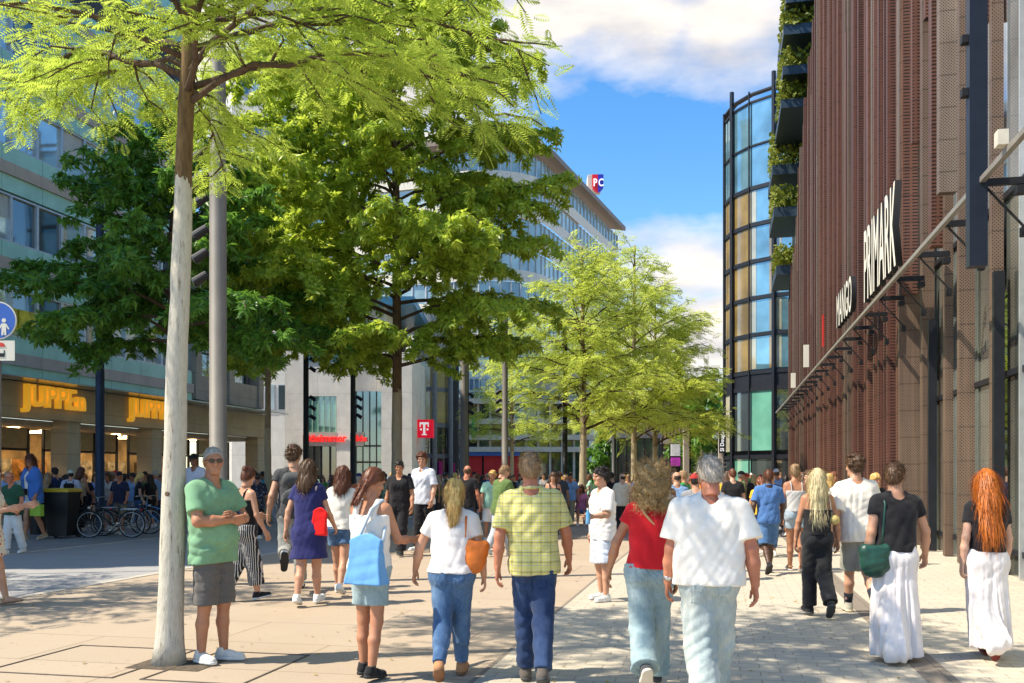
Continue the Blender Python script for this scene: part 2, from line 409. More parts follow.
for k in range(5): bb.box(px_(352) + .15 + k * .42, px_(352) + .21 + k * .42, .38, .447, 0, 6.8)
for z in (2.4, 3.4): bb.box(px_(352), px_(384), .36, .379, z, z + .1)
bb.build('mullion', m_frame_dk, o)
MB().box(px_(352.5), px_(363), .2, .35, zz(446), zz(432.2)).build('sign_panel', mat('grey sign panel', (.48, .44, .37), .6), wb)
ts2 = text_mesh('shop_lettering', 'Bös', .5, .03, .015)
obj('shop_lettering', ts2, m_red, wb).matrix_local = frame_mx((1, 0, 0), (0, 0, 1), (0, -1, 0), (px_(354), .17, zz(441)))

# ------------------------------------------------------------------ tall pale block rising behind the trees
loc, rz = facing(232, 78)
ob = thing('office_block', 'tall pale office block mostly hidden behind the green trees left of the middle', 'building', loc, rz)
u = 78 / FPX
MB().box(0, 92 * u, 0, 12, 0, 41).build('wall', stone('pale block stone', (.62, .58, .50), 2.4, 3.3), ob)
for r_ in range(9):
    for k in range(7):
        o = MB().box(.6 + k * 1.06, .6 + k * 1.06 + .84, -.08, .1, 7 + r_ * 3.7, 9.1 + r_ * 3.7).build('window', m_frame_lt, ob)
        MB().box(.66 + k * 1.06, .6 + k * 1.06 + .78, -.10, -.083, 7.06 + r_ * 3.7, 9.04 + r_ * 3.7).build('pane', rnd.choice([m_win_blue, m_win_dark, m_win_blue]), o)
MB().box(-.3, 92 * u + .3, -.3, 12, 41.003, 41.6).build('roof', m_frame_lt, ob)
# ------------------------------------------------------------------ curved grey glass building with the T sign
loc, rz = facing(414, 66)
tb = thing('curved_building', 'grey columned curved glass building carrying a red cube sign', 'building', loc, rz)
pts = [(0, 0), (1.1, .15), (2.1, .7), (2.8, 1.6), (3.1, 2.8), (3.1, 9)]
mwall = mat('grey parapet panel', (.42, .40, .36), .6)
m_gry = mat('blue grey column', (.20, .22, .26), .5, .2)
m_cream_r = glass('cream reflecting glass', (.42, .34, .18), .08, .2, .8)
for (z0, z1, m, nme) in ((0, 2.9, glass('dark violet shopfront', (.05, .03, .06), .05), 'shopfront'), (2.9, 5.1, m_win_dark, 'window_band'), (5.1, 7.6, m_cream_r, 'window_band'), (7.6, 9.6, m_cream_r, 'window_band'), (9.6, 13, mwall, 'parapet')):
    mbx = MB()
    for (a, b) in zip(pts[:-1], pts[1:]): mbx.quad((*a, z0), (*b, z0), (*b, z1), (*a, z1))
    mbx.build(nme, m, tb)
mbx = MB()
for z in (2.85, 5.0, 7.5):
    for (a, b) in zip(pts[:-1], pts[1:]): mbx.quad((a[0], a[1] - .02, z), (b[0] + .02, b[1] - .02, z), (b[0] + .02, b[1] - .02, z + .3), (a[0], a[1] - .02, z + .3))
mbx.build('floor_band', m_gry, tb)
for (x, y) in ((.1, -.35), (1.45, -.15), (2.5, .7), (3.3, 2.2)):
    MB().lathe([(.17, 0), (.17, 11)], 12, (x, y)).build('column', m_gry, tb, True)
MB().box(0, 3.0, 1.0, 9, 0, 12.9).build('core_wall', mat('dark core wall', (.07, .07, .07), .8), tb)
m_mag = mat('magenta shop panel', (.55, .02, .25), .5)
MB().box(1.7, 1.95, .2, .35, .3, 2.6).build('poster', m_mag, tb)
MB().box(2.62, 2.8, .9, 1.05, .2, 2.5).build('poster', m_mag, tb)
# red cube sign
loc, rz = facing(415.5, 60)
cs = thing('cube_sign', 'red square cube sign with white T on the curved building', 'sign', (loc[0], loc[1], hz(437.5, 60)), rz)
u = 60 / FPX
m_cred = mat('crimson sign face', (.70, .005, .03), .35, 0, .04, 3, emit=.2)
MB().box(0, 17.5 * u, 0, .9, 0, 18 * u).build('sign_box', m_cred, cs)
m_wsg = mat('white sign letter', (.85, .85, .85), .4, 0, .02, 3, emit=.2)
tt = MB(); q = u * 1.0
def tb_(x0, x1, z0, z1): tt.box(x0 * q, x1 * q, -.05, -.003, z0 * q, z1 * q)
tb_(4.2, 13.3, 13.2, 15.2); tb_(7.7, 9.8, 3.4, 13.2); tb_(6.2, 11.3, 2.4, 3.4); tb_(4.2, 5.2, 10.6, 13.2); tb_(12.3, 13.3, 10.6, 13.2); tb_(4.6, 6.4, 7.2, 9.0); tb_(11.1, 12.9, 7.2, 9.0)
tt.build('sign_letter', m_wsg, cs)

# ------------------------------------------------------------------ far cream arcade with red ground floor
loc, rz = facing(440, 92)
fm = thing('glass_arcade', 'cream banded glass arcade at the far end with red shopfront', 'building', loc, rz)
u = 92 / FPX; X = lambda p: (p - 440) * u; Z = lambda y: hz(y, 92)
m_crm = mat('cream painted band', (.62, .56, .42), .6)
MB().box(X(440), X(590), 1.2, 14, 0, Z(352)).build('core_wall', m_win_dark, fm)
for y in (404, 424, 440, 452): MB().box(X(440), X(600), -.6, 1.5, Z(y), Z(y - 5)).build('floor_band', m_crm, fm)
for k in range(13):
    p = 441 + k * 12
    MB().box(X(p), X(p) + .22, .1, .5, 0, Z(404)).build('column', m_crm, fm)
for r_, (ya_, yb_) in enumerate(((419, 404), (435, 424), (447, 440))):
    for k in range(12):
        p = 443 + k * 12
        MB().box(X(p), X(p + 9.6), .9, 1.1, Z(ya_), Z(yb_)).build('window', rnd.choice([glass('olive window glass', (.25, .24, .10), .1), m_win_dark, m_cream_r, m_gw]), fm)
m_rd = mat('red shop panel', (.62, .02, .02), .5)
for (a, b) in ((443, 462), (464, 482), (484, 504), (506, 519)): MB().box(X(a), X(b), -.3, 0, .3, Z(456)).build('shop_panel', m_rd, fm)
MB().box(X(440), X(520), -.7, -.1, Z(456), Z(452.5)).build('awning', mat('blue awning', (.05, .12, .3), .6), fm)
MB().box(X(436), X(530), .3, 12, Z(404), Z(352)).build('upper_glazing', glass('pale blue glazing', (.22, .36, .42), .05), fm)
bb = MB()
for k in range(18): bb.box(X(437 + k * 5.2), X(437 + k * 5.2) + .12, .12, .297, Z(404), Z(352))
for y in (365, 378, 391): bb.box(X(436), X(530), .1, .118, Z(y) - .1, Z(y) + .1)
bb.build('mullion', m_frame_lt, fm)
MB().box(X(531), X(600), .3, 12, Z(404), Z(368)).build('wall', stone('beige stone', (.45, .40, .32), 2, 1.5), fm)
MB().box(X(472.5), X(476), -1.2, -.8, Z(438), Z(418)).build('banner', mat('green banner', (.03, .32, .08), .6), fm)

# ------------------------------------------------------------------ rounded office tower with the shield sign
A0 = Vector((*at(545, 108), 0)); A1 = Vector((*at(617, 140), 0)); dA = (A1 - A0); LA = dA.length; dA.normalize()
nA = Vector((dA.y, -dA.x, 0))
rza = math.atan2(dA.y, dA.x)
pc = thing('office_tower', 'pale rounded office block with ribbon windows and shield sign on its roof', 'building', A0, rza)
# local: x along receding face, y left of it (into the building is +y)
arc = [(LA, 0), (0, 0)] + [(-7 * math.sin(t), 7 - 7 * math.cos(t)) for t in np.linspace(.15, R(86), 9)] + [(-7.5, 40)]
arc = [(float(a), float(b)) for a, b in arc]
m_ofw = glass('office window glass', (.22, .30, .28), .04, .1)
m_ofw2 = glass('office window glass bright', (.36, .44, .40), .06, .1)
m_cor = mat('office cornice', (.62, .58, .50), .6)
def strip(mb_, off, z0, z1):
    P = []
    for i, (a, b) in enumerate(arc):
        q0 = Vector((*arc[max(i - 1, 0)], 0)); q1 = Vector((*arc[min(i + 1, len(arc) - 1)], 0)); d = (q1 - q0).normalized()
        n = Vector((-d.y, d.x, 0)) if True else None
        P.append((a + n.x * off, b + n.y * off))
    for (a, b) in zip(P[:-1], P[1:]):
        mb_.quad((*a, z0), (*b, z0), (*b, z1), (*a, z1))
    return mb_, P
test_n = Vector((0, -1, 0))
zf = 8.0
SG = 1 if True else -1
for k in range(8):
    z0 = 9.0 + k * 3.55
    mbx, _ = strip(MB(), 0, z0 + 1.0, z0 + 3.2); mbx.build('window_band', m_ofw if k % 2 else m_ofw2, pc)
    mbx, P0 = strip(MB(), .25, z0 - .35, z0 + 1.0)
    strip(mbx, .02, z0 + .999, z0 + 1.0); mbx.build('floor_band', m_cor, pc)
    mm = MB()
    for i in range(len(arc) - 1):
        a = Vector((*arc[i], 0)); b = Vector((*arc[i + 1], 0)); n = max(1, int((b - a).length / 1.6)); d = (b - a).normalized(); nn = Vector((-d.y, d.x, 0))
        for j in range(n):
            p = a + (b - a) * (j / n) + nn * .06
            mm.box(p.x - .07, p.x + .07, p.y - .07, p.y + .07, z0 + 1.0, z0 + 3.2)
    kind(mm.build('mullion', m_frame_lt, pc), 'stuff')
mbx, _ = strip(MB(), 1.3, 37.6, 38.2); n0 = len(mbx.v)
mbx.add([(*p, 38.2) for p in _] , [tuple(range(len(_)))]); mbx.add([(*p, 37.6) for p in _], [tuple(range(len(_)))])
mbx.build('roof', mat('brown roof overhang', (.20, .16, .13), .6), pc)
mbx, _ = strip(MB(), -.6, 38.2, 40.0); mbx.add([(*p, 40.0) for p in _], [tuple(range(len(_)))])
mbx.build('roof_parapet', m_cor, pc)
MB().box(1, LA, 3, 14, 40.0, 41.5).box(6, LA * .72, 4, 12, 41.5, 43.6).build('roof_plant', m_cor, pc)
mbx, _ = strip(MB(), -.05, 0, 9.0); mbx.build('base_wall', m_cor, pc)
loc, rz = facing(592.3, 130)
sh = thing('shield_sign', 'red and blue shield sign with white P and C on the office roof', 'sign', (loc[0], loc[1], hz(192.5, 130)), rz)
u = 130 / FPX
def half(sgn):
    pr = [(0, 0), (3.0, 1.6), (5.2, 4.2), (5.6, 8), (5.6, 18.2), (0, 18.2)]
    return [(5.6 * u + sgn * a * u, b * u) for a, b in (pr if sgn > 0 else pr[::-1])]
MB().prism(half(-1), 0, .4).build('shield_half', mat('shield red', (.72, .01, .02), .4), sh)
MB().prism(half(1), 0, .4).build('shield_half', mat('shield blue', (.03, .03, .42), .4), sh)
for ch, ox in (('P', .9), ('C', 6.0)):
    obj('sign_letter', text_mesh('sign_letter', ch, 10.5 * u, .05, .03), m_wsg, sh).matrix_local = frame_mx((.72, 0, 0), (0, 0, 1), (0, -1, 0), (ox * u, -.06, 6.4 * u))
MB().box(-4 * u, 9.5 * u, .6, 3, 4 * u, 19.5 * u).build('sign_backing', m_cor, sh)

# ------------------------------------------------------------------ brown ribbed block, kiosk pavilion, pale block behind the right trees
loc, rz = facing(632, 100)
rb = thing('ribbed_building', 'brown vertically ribbed block behind the far trees', 'building', loc, rz)
u = 100 / FPX; Z = lambda y: hz(y, 100)
MB().box(0, 52 * u, 0, 12, 0, Z(398)).build('wall', mat('dark brown wall', (.12, .08, .06), .7), rb)
for k in range(15): MB().box(k * 3.5 * u, k * 3.5 * u + .2, -.35, 0, Z(438), Z(398)).build('rib', mat('brown rib', (.34, .22, .14), .6), rb)
MB().box(-.3, 52 * u + .3, -.6, 12, Z(398), Z(394)).build('roof', m_cor, rb)
MB().box(-.3, 52 * u + .3, -.7, 0, Z(444), Z(438.5)).build('canopy', mat('brown canopy edge', (.36, .27, .2), .6), rb)
loc, rz = facing(617, 64)
kp = thing('glass_kiosk', 'dark glass kiosk pavilion with flat roof behind the trees', 'kiosk', loc, rz)
u = 64 / FPX; Z = lambda y: hz(y, 64)
MB().box(0, 45 * u, 0, 5, Z(438), Z(430)).build('roof', mat('grey kiosk roof', (.17, .18, .22), .5, .3), kp)
MB().box(.1, 45 * u - .1, .1, 4.9, 0, Z(438) - .004).build('glazing', glass('kiosk glass', (.04, .08, .075), .03), kp)
kk = MB()
for k in range(6): kk.box(k * 8.9 * u, k * 8.9 * u + .1, 0, .097, 0, Z(438) - .004)
kk.build('frame', m_frame_dk, kp)
for (a, z0, z1, c) in ((54, 444, 456, (.6, .62, .66)), (54, 457.5, 466, (.42, .04, .40))):
    MB().box(a * u, (a + 9) * u, -.1, .1, Z(z1), Z(z0)).build('poster', mat('poster', c, .5, 0, .3, 2), kp)
MB().box(53 * u, 64 * u, .1, .3, 0, Z(443)).build('poster_stand', m_frame_dk, kp)
# grey concrete column left of the dark trees
loc, rz = facing(688, 58)
gc = thing('concrete_pylon', 'pale grey slab pylon with capped top left of the far glass tower', 'pylon', loc, rz)
u = 58 / FPX
MB().box(-4 * u, 1.2 * u, 0, .4, 0, hz(421, 58)).build('shaft', mat('pale pylon', (.38, .33, .30), .6), gc)
MB().box(1.22 * u, 3.2 * u, .05, .35, 0, hz(424, 58)).build('side_panel', m_frame_dk, gc)
MB().box(-4.6 * u, 4.0 * u, -.1, .5, hz(421, 58), hz(415, 58)).build('cap', mat('pylon cap', (.45, .4, .36), .6), gc)
# distant pale block closing the street
loc, rz = facing(640, 190)
eb = thing('distant_building', 'pale distant block closing the view at the end of the street', 'building', loc, rz)
u = 190 / FPX
MB().box(-30 * u, 110 * u, 0, 15, 0, hz(395, 190)).build('wall', stone('pale far stone', (.5, .46, .4), 3, 3), eb)
for r_ in range(3):
    for k in range(14): MB().box(-26 * u + k * 9 * u, -26 * u + k * 9 * u + 4.5 * u, -.2, .1, hz(445 - r_ * 17, 190), hz(436 - r_ * 17, 190)).build('window', m_win_blue, eb)
MB().box(-31 * u, 111 * u, -.5, 15, hz(395, 190), hz(391, 190)).build('roof', m_cor, eb)
# ------------------------------------------------------------------ right building: perforated fins over glass
RX = 3.81
def fin_mat(name, col):
    b = NB(name); s = b.sep(); P = .058
    u = b.math('ADD', s[0], s[1])
    a = b.math('SINE', b.math('MULTIPLY', u, 2 * math.pi / P)); c = b.math('SINE', b.math('MULTIPLY', s[2], 2 * math.pi / P))
    hole = b.ramp(b.math('MULTIPLY', a, c), .28, .5) if 'rust' not in name else b.math('MULTIPLY', b.ramp(b.math('SINE', b.math('MULTIPLY', s[2], 2 * math.pi / .075)), .1, .6), b.ramp(b.math('SINE', b.math('MULTIPLY', u, 2 * math.pi / .20)), -.75, -.5))
    fz = b.math('FRACT', b.math('DIVIDE', s[2], .62)); seam = b.math('LESS_THAN', fz, .045)
    oi = b.n.new('ShaderNodeObjectInfo'); f = b.noise(.8, 5, .65, stretch=(1, 1, .3))
    base = b.mix(b.ramp(f, .3, .7), tuple(q * .72 for q in col), tuple(q * 1.25 for q in col))
    base = b.mix(b.math('MULTIPLY', oi.outputs['Random'], .5), base, tuple(q * .55 for q in col))
    k = b.mix(hole, base, (.012, .009, .008)); k = b.mix(b.math('MULTIPLY', seam, .55), k, (.02, .014, .012)); stk = b.ramp(b.noise(1.4, 5, .65, stretch=(4, 4, .12)), .5, .75); k = b.mix(b.math('MULTIPLY', stk, .4), k, tuple(q * 1.7 for q in col))
    b.set(k, .5, .25, .4); b.bump(b.math('SUBTRACT', 1, hole), .4, .008); return b.m
m_fin = [fin_mat('brown perforated metal', (.19, .125, .088)), fin_mat('rust perforated metal', (.19, .083, .055)), fin_mat('grey brown perforated metal', (.25, .19, .145)), fin_mat('deep rust perforated metal', (.155, .064, .045))]
rbd = thing('finned_building', 'tall shopping block clad in rust brown perforated vertical metal fins', 'building', (RX, 0, 0))
m_rg = glass('street reflecting glass', (.44, .48, .42), .02, .08); metal_glass(m_rg, .8); m_rg.node_tree.nodes['Principled BSDF'].inputs['IOR'].default_value = 2.4
m_rg2 = metal_glass(glass('pale reflecting glass', (.50, .56, .60), .03, .05), .7)
MB().box(.75, .85, 6.0, 44, 0, 6.2).build('shop_glazing', m_rg, rbd)
MB().box(.75, .85, 6.0, 44, 6.203, 25).build('upper_glazing', m_rg2, rbd)
MB().box(.75, .85, 44.003, 60.5, 0, 14).build('shop_glazing', m_rg, rbd)
MB().box(.9, 16, 6.2, 44, 0, 24.8).build('core_wall', mat('dark core wall', (.07, .07, .07), .8), rbd)
MB().box(.9, 16, 44.003, 60, 0, 13.9).build('core_wall', mat('dark core wall', (.07, .07, .07), .8), rbd)
def top_at(y):
    if y < 44: return 25
    return max(11.5, 24 - (y - 44) * .72)
rf = random.Random(11)
y = 9.6; fins = []
while y < 60.3:
    far = y > 23; fw = rf.uniform(.14, .30) if far else rf.uniform(.14, .28); dp = rf.uniform(.30, .50) if far else rf.uniform(.15, .26)
    x0 = .70 - dp
    mi = rf.choice([1, 3, 1, 0, 3]) if far else rf.choice([0, 2, 0, 2, 1])
    z1 = top_at(y) + rf.uniform(-.8, .5)
    o = MB().box(x0, .70, -fw / 2, fw / 2, .02, z1).build('fin', m_fin[mi], rbd, loc=(0, y, 0))
    y += rf.uniform(.58, .92) if far else (rf.uniform(.45, .7) if rf.random() < .15 else rf.uniform(1.45, 2.2))
    if len(fins) > 90: break
# hung blades between the fins, over the shop level
y = 10.1
while y < 60:
    z0 = rf.choice([5.9, 6.3, 7.4, 9.0, 11.5, 13]) + rf.uniform(-.3, .8); z1 = min(top_at(y), z0 + rf.uniform(5, 15))
    if z1 - z0 > 1.5:
        fw = rf.uniform(.14, .30)
        MB().box(rf.uniform(.28, .46), .64, -fw / 2, fw / 2, z0, z1).build('hanging_fin', m_fin[rf.choice([1, 3, 0, 1, 2] if y > 18 else [0, 2, 1])], rbd, loc=(0, y, 0))
    y += rf.uniform(.7, 1.15) if y > 20 else rf.uniform(.9, 1.7)
# slim pale mullions of the glazing and the shop-level transoms
mu = MB()
for k in range(35):
    yy = 6.4 + k * 1.57; mu.box(.66, .745, yy, yy + .06, .02, min(24, top_at(yy)))
mu.build('mullion', m_frame_lt, rbd)
tr = MB()
for z in (.35, 3.2, 6.1, 10, 13.5, 17, 20.5): tr.box(.69, .735, 6.2, 43.9 if z > 13 else 60, z, z + .09)
tr.build('transom', m_frame_dk, rbd)
for yy in (13.3, 16.6, 21.5, 27): MB().box(.5, .66, yy, yy + .12, .02, 4.9).build('door_post', m_frame_dk, rbd)
# long steel rail on brackets
m_rail = mat('pale steel rail', (.36, .33, .29), .4, .5, .12)
MB().box(-.50, -.43, 6.5, 60, 5.43, 5.50).build('rail', m_rail, rbd)
m_brk = mat('black bracket steel', (.02, .02, .022), .5, .4)
bm_ = MB().box(-.42, .1, -.035, .035, 5.43, 5.52).tube([(-.38, 0, 5.42), (.1, 0, 4.85)], .018, 6).box(.04, .13, -.05, .05, 4.74, 4.86).box(-.02, .1, -.08, .08, 5.30, 5.40).mesh('bracket')
yy = 9.4
while yy < 58: obj('bracket', bm_, m_brk, rbd, (0, yy, 0)); yy += 2.1
# dark blue blade and small camera box near the right edge
MB().box(-.62, -.40, 13.42, 13.62, 4.35, 16).build('blade_panel', mat('dark blue steel blade', (.016, .022, .036), .4, .3), rbd)
for z in (6.6, 7.3, 8.0, 8.7, 9.4): MB().box(-.70, -.623, 13.46, 13.59, z, z + .10).build('blade_clip', m_brk, rbd)
MB().box(-.60, -.48, 12.2, 12.36, 5.52, 5.70).build('camera_box', mat('cream camera box', (.6, .56, .46), .5), rbd)
# big standing letters
m_letter = mat('cream sign letters', (.74, .70, .60), .45, 0, .06, 3)
m_lside = m_brk
def row(txt, y_far, y_near, z0, hgt, x):
    o = obj('facade_lettering', text_mesh('facade_lettering', txt, 1, .0), m_letter, rbd)
    me = o.data; xs = [v.co.x for v in me.vertices]; ys = [v.co.y for v in me.vertices]
    sx = (y_far - y_near) / (max(xs) - min(xs)); sy = hgt / (max(ys) - min(ys)); mnx, mny = min(xs), min(ys)
    src = text_mesh('facade_lettering', txt, 1, .5, .012)
    for v in src.vertices: v.co = ((v.co.x - mnx) * sx, (v.co.y - mny) * sy, v.co.z * .13)
    o.data = src; src.materials.append(m_letter); src.materials.append(m_lside)
    for p in src.polygons:
        if p.normal.z < .5: p.material_index = 1
    o.matrix_local = frame_mx((0, -1, 0), (0, 0, 1), (-1, 0, 0), (x, y_far, z0))
def ry(px, X=RX - .6): return ly(px, X)
row('PRIMARK', ry(867, 3.31), ry(899, 3.31), 5.62, 1.58, -.5)
row('MANGO', ry(839, 3.36), ry(854, 3.36), 5.87, .92, -.45)
MB().box(-.34, -.28, ly(823, 3.5) - .06, ly(823, 3.5) + .06, 6.1, 7.2).build('red_banner', mat('thin red banner', (.55, .03, .02), .5), rbd)
MB().box(-.5, -.3, ly(806, 3.4) - .1, ly(806, 3.4) + .1, 6.0, 6.9).build('small_sign', m_letter, rbd)
MB().box(-.5, -.3, ly(793, 3.4) - .12, ly(793, 3.4) + .12, 5.8, 6.5).build('small_sign', m_letter, rbd)
# planted terraces stepping back at the far end
m_slabdk = mat('dark blue terrace slab', (.035, .055, .075), .45, .3, .15)
def leafmat(name, c1, c2, tr=.35, rough=.55):
    b = NB(name); g = b.n.new('ShaderNodeNewGeometry')
    f = b.noise(.9, 3); r = b.math('ADD', b.math('MULTIPLY', g.outputs['Random Per Island'], .65), b.math('MULTIPLY', b.ramp(f, .3, .7), .35))
    c = b.mix(r, c1, c2); b.set(c, rough, 0, .35)
    t = b.n.new('ShaderNodeBsdfTranslucent'); b.put(b.mix(.5, c, tuple(min(1, q * 1.5) for q in c2)), t.inputs[0])
    ms = b.n.new('ShaderNodeMixShader'); ms.inputs[0].default_value = tr
    b.link(b.b.outputs[0], ms.inputs[1]); b.link(t.outputs[0], ms.inputs[2])
    b.link(ms.outputs[0], b.n['Material Output'].inputs[0]); return b.m
m_hedge = leafmat('yellow green terrace planting', (.10, .14, .015), (.26, .28, .03), .25)
rngp = np.random.default_rng(3)
def leaf_box(x0, x1, y0, y1, z0, z1, n, s):
    P = rngp.uniform((x0, y0, z0), (x1, y1, z1), (n, 3)); A = rngp.normal(size=(n, 3)); A /= np.linalg.norm(A, axis=1)[:, None]
    B = np.cross(A, rngp.normal(size=(n, 3))); B /= np.linalg.norm(B, axis=1)[:, None]
    sc_ = s * rngp.uniform(.6, 1.3, (n, 1)); A *= sc_; B *= sc_ * .6
    V = np.stack([P - A, P + B, P + A, P - B], 1).reshape(-1, 3); return V, np.arange(n * 4).reshape(n, 4)
for (ys, z, xs, th) in ((49, 25.6, -.6, .5), (49.4, 24.2, -.7, .5), (50, 22.4, -.7, .45), (50.5, 20.9, -.75, .45)):
    MB().box(xs, 6, ys, ys + 7, z - th, z).build('terrace_slab', m_slabdk, rbd)
    V, F = leaf_box(xs - .12, 2, ys - .25, ys + 3, z + .003, z + .95, 1500, .13); obj('planting', newmesh('planting', V, F), m_hedge, rbd)
for (ys, z, xs) in ((56, 19.3, -.9), (56.4, 17.0, -.8), (57.5, 13.9, -.6)):
    MB().box(xs, 5, ys, ys + 5, z - .55, z).build('terrace_slab', m_slabdk, rbd)
    V, F = leaf_box(xs - .12, 2, ys - .3, ys + 3, z + .003, z + (1.9 if z > 18 else 1.2), 1900, .14); obj('planting', newmesh('planting', V, F), m_hedge, rbd)
MB().box(.6, 8, 56, 62, 14, 25).build('terrace_glazing', m_win_blue, rbd)

# ------------------------------------------------------------------ rounded glass tower
TCX, TCY, TR = 6.6, 76.0, 6.2
gt = thing('glass_tower', 'rounded dark glass tower with gold blinds and black mullions', 'building', (TCX, TCY, 0))
NSEG = 7; a0, a1 = R(168), R(300)
ang = [a0 + (a1 - a0) * i / NSEG for i in range(NSEG + 1)]
def cp(a, r): return (r * math.cos(a), r * math.sin(a))
m_gold = glass('gold blind glass', (.24, .16, .05), .05, .05, .8)
m_tblue = metal_glass(glass('blue tower glass', (.17, .33, .39), .03, .12), .5)
m_tpale = glass('pale curtain glass', (.36, .34, .24), .05, .05, .8)
m_tdk = glass('smoky tower glass', (.035, .045, .045), .03, .05)
floors = [(2.9 + .0, 3.3), (3.3, 8.0)] + [(9.2 + 2.68 * k, 9.2 + 2.68 * (k + 1)) for k in range(5)]
rt = random.Random(5)
for k, (z0, z1) in enumerate(floors[1:]):
    for i in range(NSEG):
        a, b = ang[i], ang[i + 1]; am = (a + b) / 2
        if k == 0: m = [m_tdk, m_tpale, m_tdk, m_gw][i % 4]
        else: m = rt.choice([m_gold, m_gold, m_tdk, m_tpale]) if i % 3 != 1 else m_tblue
        if i >= 3 and k: m = m_tblue
        elif k: m = [m_tdk, m_gold, rt.choice([m_gold, m_tdk])][i]
        o = MB(); o.quad((*cp(a, TR), z0 + .15), (*cp(b, TR), z0 + .15), (*cp(b, TR), z1 - .15), (*cp(a, TR), z1 - .15)); o.build('window', m, gt)
zt = floors[-1][1]
for (z0, z1) in ((zt, zt + 3.1), (zt + 3.1, zt + 6.3)):
    for i in range(NSEG):
        a, b = ang[i], ang[i + 1]; o = MB(); o.quad((*cp(a, TR), z0 + .08), (*cp(b, TR), z0 + .08), (*cp(b, TR), z1 - .08), (*cp(a, TR), z1 - .08)); o.build('glass_screen', m_tblue, gt)
for z in [3.0, 7.95, 9.15] + [f[1] for f in floors[2:]] + [zt + 3.1, zt + 6.3, zt + 6.9]:
    mbx = MB()
    for a, b in zip(ang[:-1], ang[1:]):
        P = [cp(a, TR - .3), cp(b, TR - .3), cp(b, TR + .12), cp(a, TR + .12)]
        t_ = .14 if z < zt + 1 else .06
        mbx.add([(*p, z - t_) for p in P] + [(*p, z + t_) for p in P], [(0, 1, 5, 4), (1, 2, 6, 5), (2, 3, 7, 6), (3, 0, 4, 7), (4, 5, 6, 7), (3, 2, 1, 0)])
    mbx.build('floor_edge', m_frame_dk, gt)
for k_ in range(5):
    for i in range(NSEG):
        a, b = ang[i], ang[i + 1]
        if i in (3, 4):
            for q0, q1 in ((.04, .24), (.78, .96)):
                e = lambda q: cp(a + (b - a) * q, TR * (1 - .013 * 4 * q * (1 - q)) + .015)
                o = MB(); o.quad((*e(q0), 9.4 + 2.68 * k_), (*e(q1), 9.4 + 2.68 * k_), (*e(q1), 11.7 + 2.68 * k_), (*e(q0), 11.7 + 2.68 * k_)); o.build('curtain', m_tpale if q0 < .5 else m_gold, gt)
mbx = MB()
for a, b in zip(ang[:-1], ang[1:]): mbx.quad((*cp(a, TR + .05), 8.0), (*cp(b, TR + .05), 8.0), (*cp(b, TR + .05), 9.1), (*cp(a, TR + .05), 9.1))
mbx.build('fascia', m_frame_dk, gt)
for i, a in enumerate(ang):
    big = i % 2 == 0
    z1 = zt + 6.6 + (1.1 if big else .3) + .06 * i
    MB().tube([(*cp(a, TR + .16), 0), (*cp(a, TR + .16), z1)], .16 if big else .06, 4).build('mullion', m_frame_dk, gt)
MB().lathe([(TR - .4, 0), (TR - .4, zt + 1.9)], 40).build('core_wall', mat('dark core wall', (.07, .07, .07), .8), gt)
V = [cp(t, TR - .35) for t in np.linspace(0, 2 * math.pi, 40, endpoint=False)]
MB().add([(*p, zt + 1.9) for p in V], [tuple(range(40))]).build('roof', m_slabdk, gt)
for i in range(0, NSEG):
    a, b = ang[i], ang[i + 1]
    o = MB(); o.quad((*cp(a, TR), .05), (*cp(b, TR), .05), (*cp(b, TR), 2.85), (*cp(a, TR), 2.85)); o.build('shop_window', [m_tdk, m_tdk, m_gw, m_tdk, m_tdk][i % 5], gt)
m_dsig = mat('mint lit letters', (.62, .95, .85), .4, 0, .03, 3, emit=.8)
td = text_mesh('shop_lettering', 'DOUGLAS', 1.45, .05, .0)
dx, dy = at(756, 69.2); o = obj('shop_lettering', td, m_dsig, gt)
o.matrix_local = frame_mx((math.cos(YAW), math.sin(YAW), 0), (0, 0, 1), (math.sin(YAW), -math.cos(YAW), 0), (dx - TCX, dy - TCY, hz(432, 69.2)))
loc, rz = facing(719.5, 66)
vsn = thing('vertical_sign', 'black vertical shop sign with white lettering left of the glass tower', 'sign', (loc[0], loc[1], hz(453, 66)), rz)
u = 66 / FPX
MB().box(0, 5.5 * u, 0, .2, 0, 30 * u).build('sign_box', m_frame_dk, vsn)
o = obj('sign_letter', text_mesh('sign_letter', 'SI Douglas', .36, .01, .006), m_wsg, vsn); o.matrix_local = frame_mx((0, 0, 1), (-1, 0, 0), (0, -1, 0), (4.3 * u, -.015, 1.5 * u))
MB().box(.5 * u, 4.5 * u, .25, .6, -hz(453, 66), 32 * u).build('stone_pier', mat('pale pier', (.46, .40, .33), .7), vsn)
